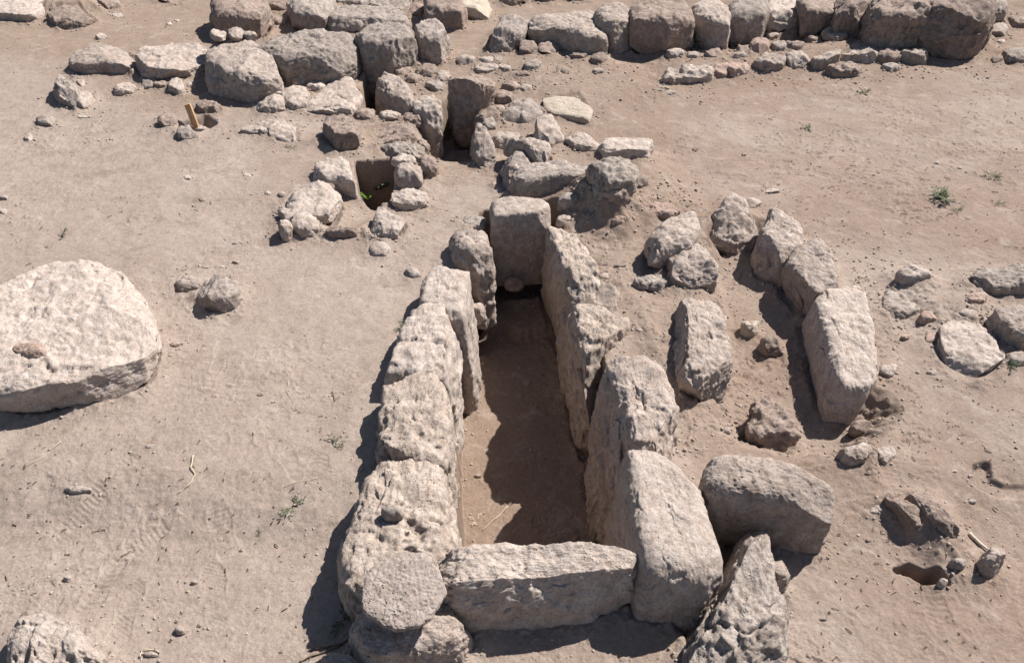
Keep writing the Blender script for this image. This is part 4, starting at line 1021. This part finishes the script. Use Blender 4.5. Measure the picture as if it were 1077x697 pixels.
def twig(name, label, pxs, r, mat='twig', lift=0.006, cat='twig', branches=()):
    parts = []
    for pp in (pxs,) + tuple(branches):
        P3 = [gp(*q) for q in pp]
        Q = []
        for i in range(len(P3) - 1):
            for t in np.linspace(0, 1, 6)[:-1]: Q.append(P3[i] * (1 - t) + P3[i + 1] * t)
        Q.append(P3[-1]); Q = np.array(Q)
        for i in range(len(Q)):
            Q[i, 2] = float(gz(Q[i, 0], Q[i, 1])[0]) + r + lift * (0.5 + 0.5 * math.sin(i * 1.3))
        parts.append(tube(Q, np.linspace(r, r * 0.6, len(Q))))
    l = parts[0][0].mean(0); l[2] -= lift
    return quads_to(name, parts, M[mat], tuple(l), label=label, category=cat)
twig('dry_stalk', 'pale curved dry stalk lying on the left soil', [(204, 480), (201, 492), (206, 500), (199, 511), (188, 519)], 0.0028, 'straw', cat='dry stalk')
twig('dry_stalk', 'thin pale straw slanting across the upper left part of the trodden soil', [(65, 465), (42, 484), (10, 500)], 0.0013, 'straw', cat='dry stalk')
twig('dry_stalk', 'faint thin straw on the trodden soil left of the twig with leaves', [(334, 502), (310, 508), (290, 516)], 0.0011, 'straw', cat='dry stalk')
twig('dry_stalk', 'bright straw on the lit trench floor at the shadow edge', [(534, 533), (522, 545), (507, 558)], 0.0026, 'straw', cat='dry stalk')
twig('dry_stalk', 'thin curved pale straw near the chip midway left of the trench', [(304, 402), (302, 412), (309, 424)], 0.0012, 'straw', cat='dry stalk')
twig('dry_stalk', 'bent straw loop on the soil at the bottom edge left of centre', [(148, 692), (150, 684), (165, 684), (169, 688)], 0.0022, 'straw', cat='dry stalk')
twig('dry_twig', 'small dark twig below the half buried pale patch on left soil', [(97, 560), (104, 557), (112, 557)], 0.0018)
twig('dry_twig', 'short dark twig lying on the left soil above the shoe prints', [(128, 586), (136, 581), (142, 580)], 0.0018)
twig('dry_twig', 'small twig standing out dark in the soil left of the fourth trench stone', [(350, 412), (352, 422), (358, 418)], 0.0018)
twig('bone_fragment', 'long pale bone like fragment on the soil left of the dark sided stone', [(1018, 563), (1026, 570), (1037, 580)], 0.0085, 'bone', 0.0, 'bone')
twig('dry_root', 'dark root creeping on the soil at the foot of the corner block', [(376, 668), (355, 682), (330, 690), (315, 697)], 0.004, 'twig', 0.004, 'root', branches=([(360, 679), (338, 682), (325, 684)],))

def plant(name, label, px, py, n, L, mat, leafy=8, spread=1.0, w=0.18, flat=False, seed=1, tz=None, category='weed', group=None, stemr=0.0011):
    rs = random.Random(seed); b = gp(px, py) if tz is None else np.array([*map(float, at(px, py, tz)), tz])
    root = bpy.data.objects.new(name, None); scene.collection.objects.link(root); root.location = tuple(b)
    root['label'] = label; root['category'] = category
    if group: root['group'] = group
    stems = []; leaves = []
    for i in range(n):
        a = rs.uniform(0, 6.28); el = rs.uniform(0.15, 0.5) if flat else rs.uniform(0.5, 1.3); l = L * rs.uniform(0.55, 1)
        d = np.array([math.cos(a) * math.cos(el) * spread, math.sin(a) * math.cos(el) * spread, math.sin(el)])
        Q = [d * l * t + np.array([0, 0, -0.25 * l * t * t if not flat else 0.0]) + (b if t == 0 else b + np.array([rs.gauss(0, l * .03), rs.gauss(0, l * .03), 0])) for t in np.linspace(0, 1, 5)]
        stems.append(tube(Q, np.linspace(stemr, stemr * .4, 5), 4))
        for k in range(leafy):
            t = 0.2 + 0.8 * (k + rs.random()) / leafy; c = np.array(Q[min(4, int(t * 4))]) * 1.0
            j = min(3, int(t * 4)); ft = t * 4 - j; c = np.array(Q[j]) * (1 - ft) + np.array(Q[j + 1]) * ft
            aa = a + (1 if k % 2 else -1) * rs.uniform(0.5, 1.1); le = l * rs.uniform(0.22, 0.4); ww = le * w
            dv = np.array([math.cos(aa), math.sin(aa), rs.uniform(0, 0.6)]); dv /= np.linalg.norm(dv); sv = np.cross(dv, (0, 0, 1)); sv /= np.linalg.norm(sv) + 1e-9
            dn_ = np.array([0, 0, -0.15 * le])
            leaves.append((np.array([c, c + dv * le * .5 + sv * ww, c + dv * le + dn_, c + dv * le * .5 - sv * ww]), [[0, 1, 2, 3]]))
    quads_to('stem', stems, M[mat], tuple(b), parent=root)
    quads_to('leaves', leaves, M[mat], tuple(b), parent=root)
    return root
plant('weed_sprig', 'grey green feathery sprig in the shadow beside the corner block', 362, 652, 5, 0.10, 'leaf', 16, seed=3, w=0.14)
plant('weed_sprig', 'dark twiggy sprig with green tip lying left of the fourth trench stone', 352, 470, 4, 0.07, 'leaf', 5, seed=4, flat=True)
plant('weed_sprig', 'tiny green sprig flat on trodden soil above the shoe prints', 307, 533, 5, 0.06, 'leaf', 6, seed=5, flat=True)
plant('weed_sprig', 'tiny dark plant below the flat green sprig on trodden soil', 273, 560, 4, 0.025, 'leaf', 4, seed=6)
plant('weed_sprig', 'bright green leafy plant growing inside the dark cist', 399, 200, 10, 0.19, 'leaf', 10, seed=7, w=0.3, tz=-0.24)
plant('weed_sprig', 'small green plant at the lower left inside the cist', 387, 210, 5, 0.08, 'fresh', 7, seed=17, w=0.3, tz=-0.24)
plant('weed_tuft', 'green weed at the foot of the brown boulder behind the cist', 358, 158, 8, 0.09, 'leaf', 7, seed=8)
plant('weed_patch', 'largest low green weed patch on the right soil', 995, 210, 14, 0.11, 'leaf', 9, seed=9, flat=True, w=0.22)
plant('weed_patch', 'small weed patch right above the largest one near the right edge', 1046, 186, 8, 0.08, 'leaf', 7, seed=10, flat=True, w=0.2)
plant('weed_patch', 'little weed below the right end of the largest weed patch', 1008, 222, 5, 0.07, 'leaf', 6, seed=19, flat=True)
plant('weed_patch', 'faint weed at the right edge below the small weed patch', 1050, 214, 6, 0.06, 'leaf', 6, seed=20, flat=True)
plant('weed_tuft', 'small green tuft on the soil left of the farthest one in the right field', 851, 136, 8, 0.06, 'leaf', 7, seed=11, flat=True, w=0.3)
plant('weed_tuft', 'farthest green tuft on the right field near the low kerb', 909, 99, 9, 0.07, 'leaf', 7, seed=12, w=0.3)
plant('weed_tuft', 'thin weed at the right front foot of the long near end slab', 636, 640, 7, 0.05, 'leaf', 6, seed=13)
plant('weed_tuft', 'green weed in the gap between the smooth corner slab and the rugged pointed rock', 742, 612, 8, 0.09, 'leaf', 7, seed=14)
plant('weed_tuft', 'thin stalky weed at the foot of the smooth corner slab', 718, 648, 6, 0.07, 'leaf', 5, seed=15)
plant('weed_tuft', 'green weed under the stones at the right edge below the steep faced rock', 1058, 388, 8, 0.06, 'leaf', 7, seed=16)
plant('weed_sprig', 'dry green sprig on the soil above the huge round boulder', 66, 250, 5, 0.08, 'leaf', 6, seed=18)
plant('weed_tuft', 'thin weed beside the low flat bleached slab', 308, 156, 5, 0.07, 'leaf', 5, seed=21, flat=True)
plant('weed_tuft', 'scrubby weed at the left outer side of the third trench stone', 425, 345, 8, 0.06, 'leaf', 7, seed=22)
plant('dry_tuft', 'dry straw tuft on top of the rubble heap against the right back wall', 832, 30, 9, 0.13, 'straw', 3, seed=23)
plant('dry_tuft', 'dry straw tuft on the lit trench floor', 500, 548, 6, 0.05, 'straw', 3, seed=24, flat=True)
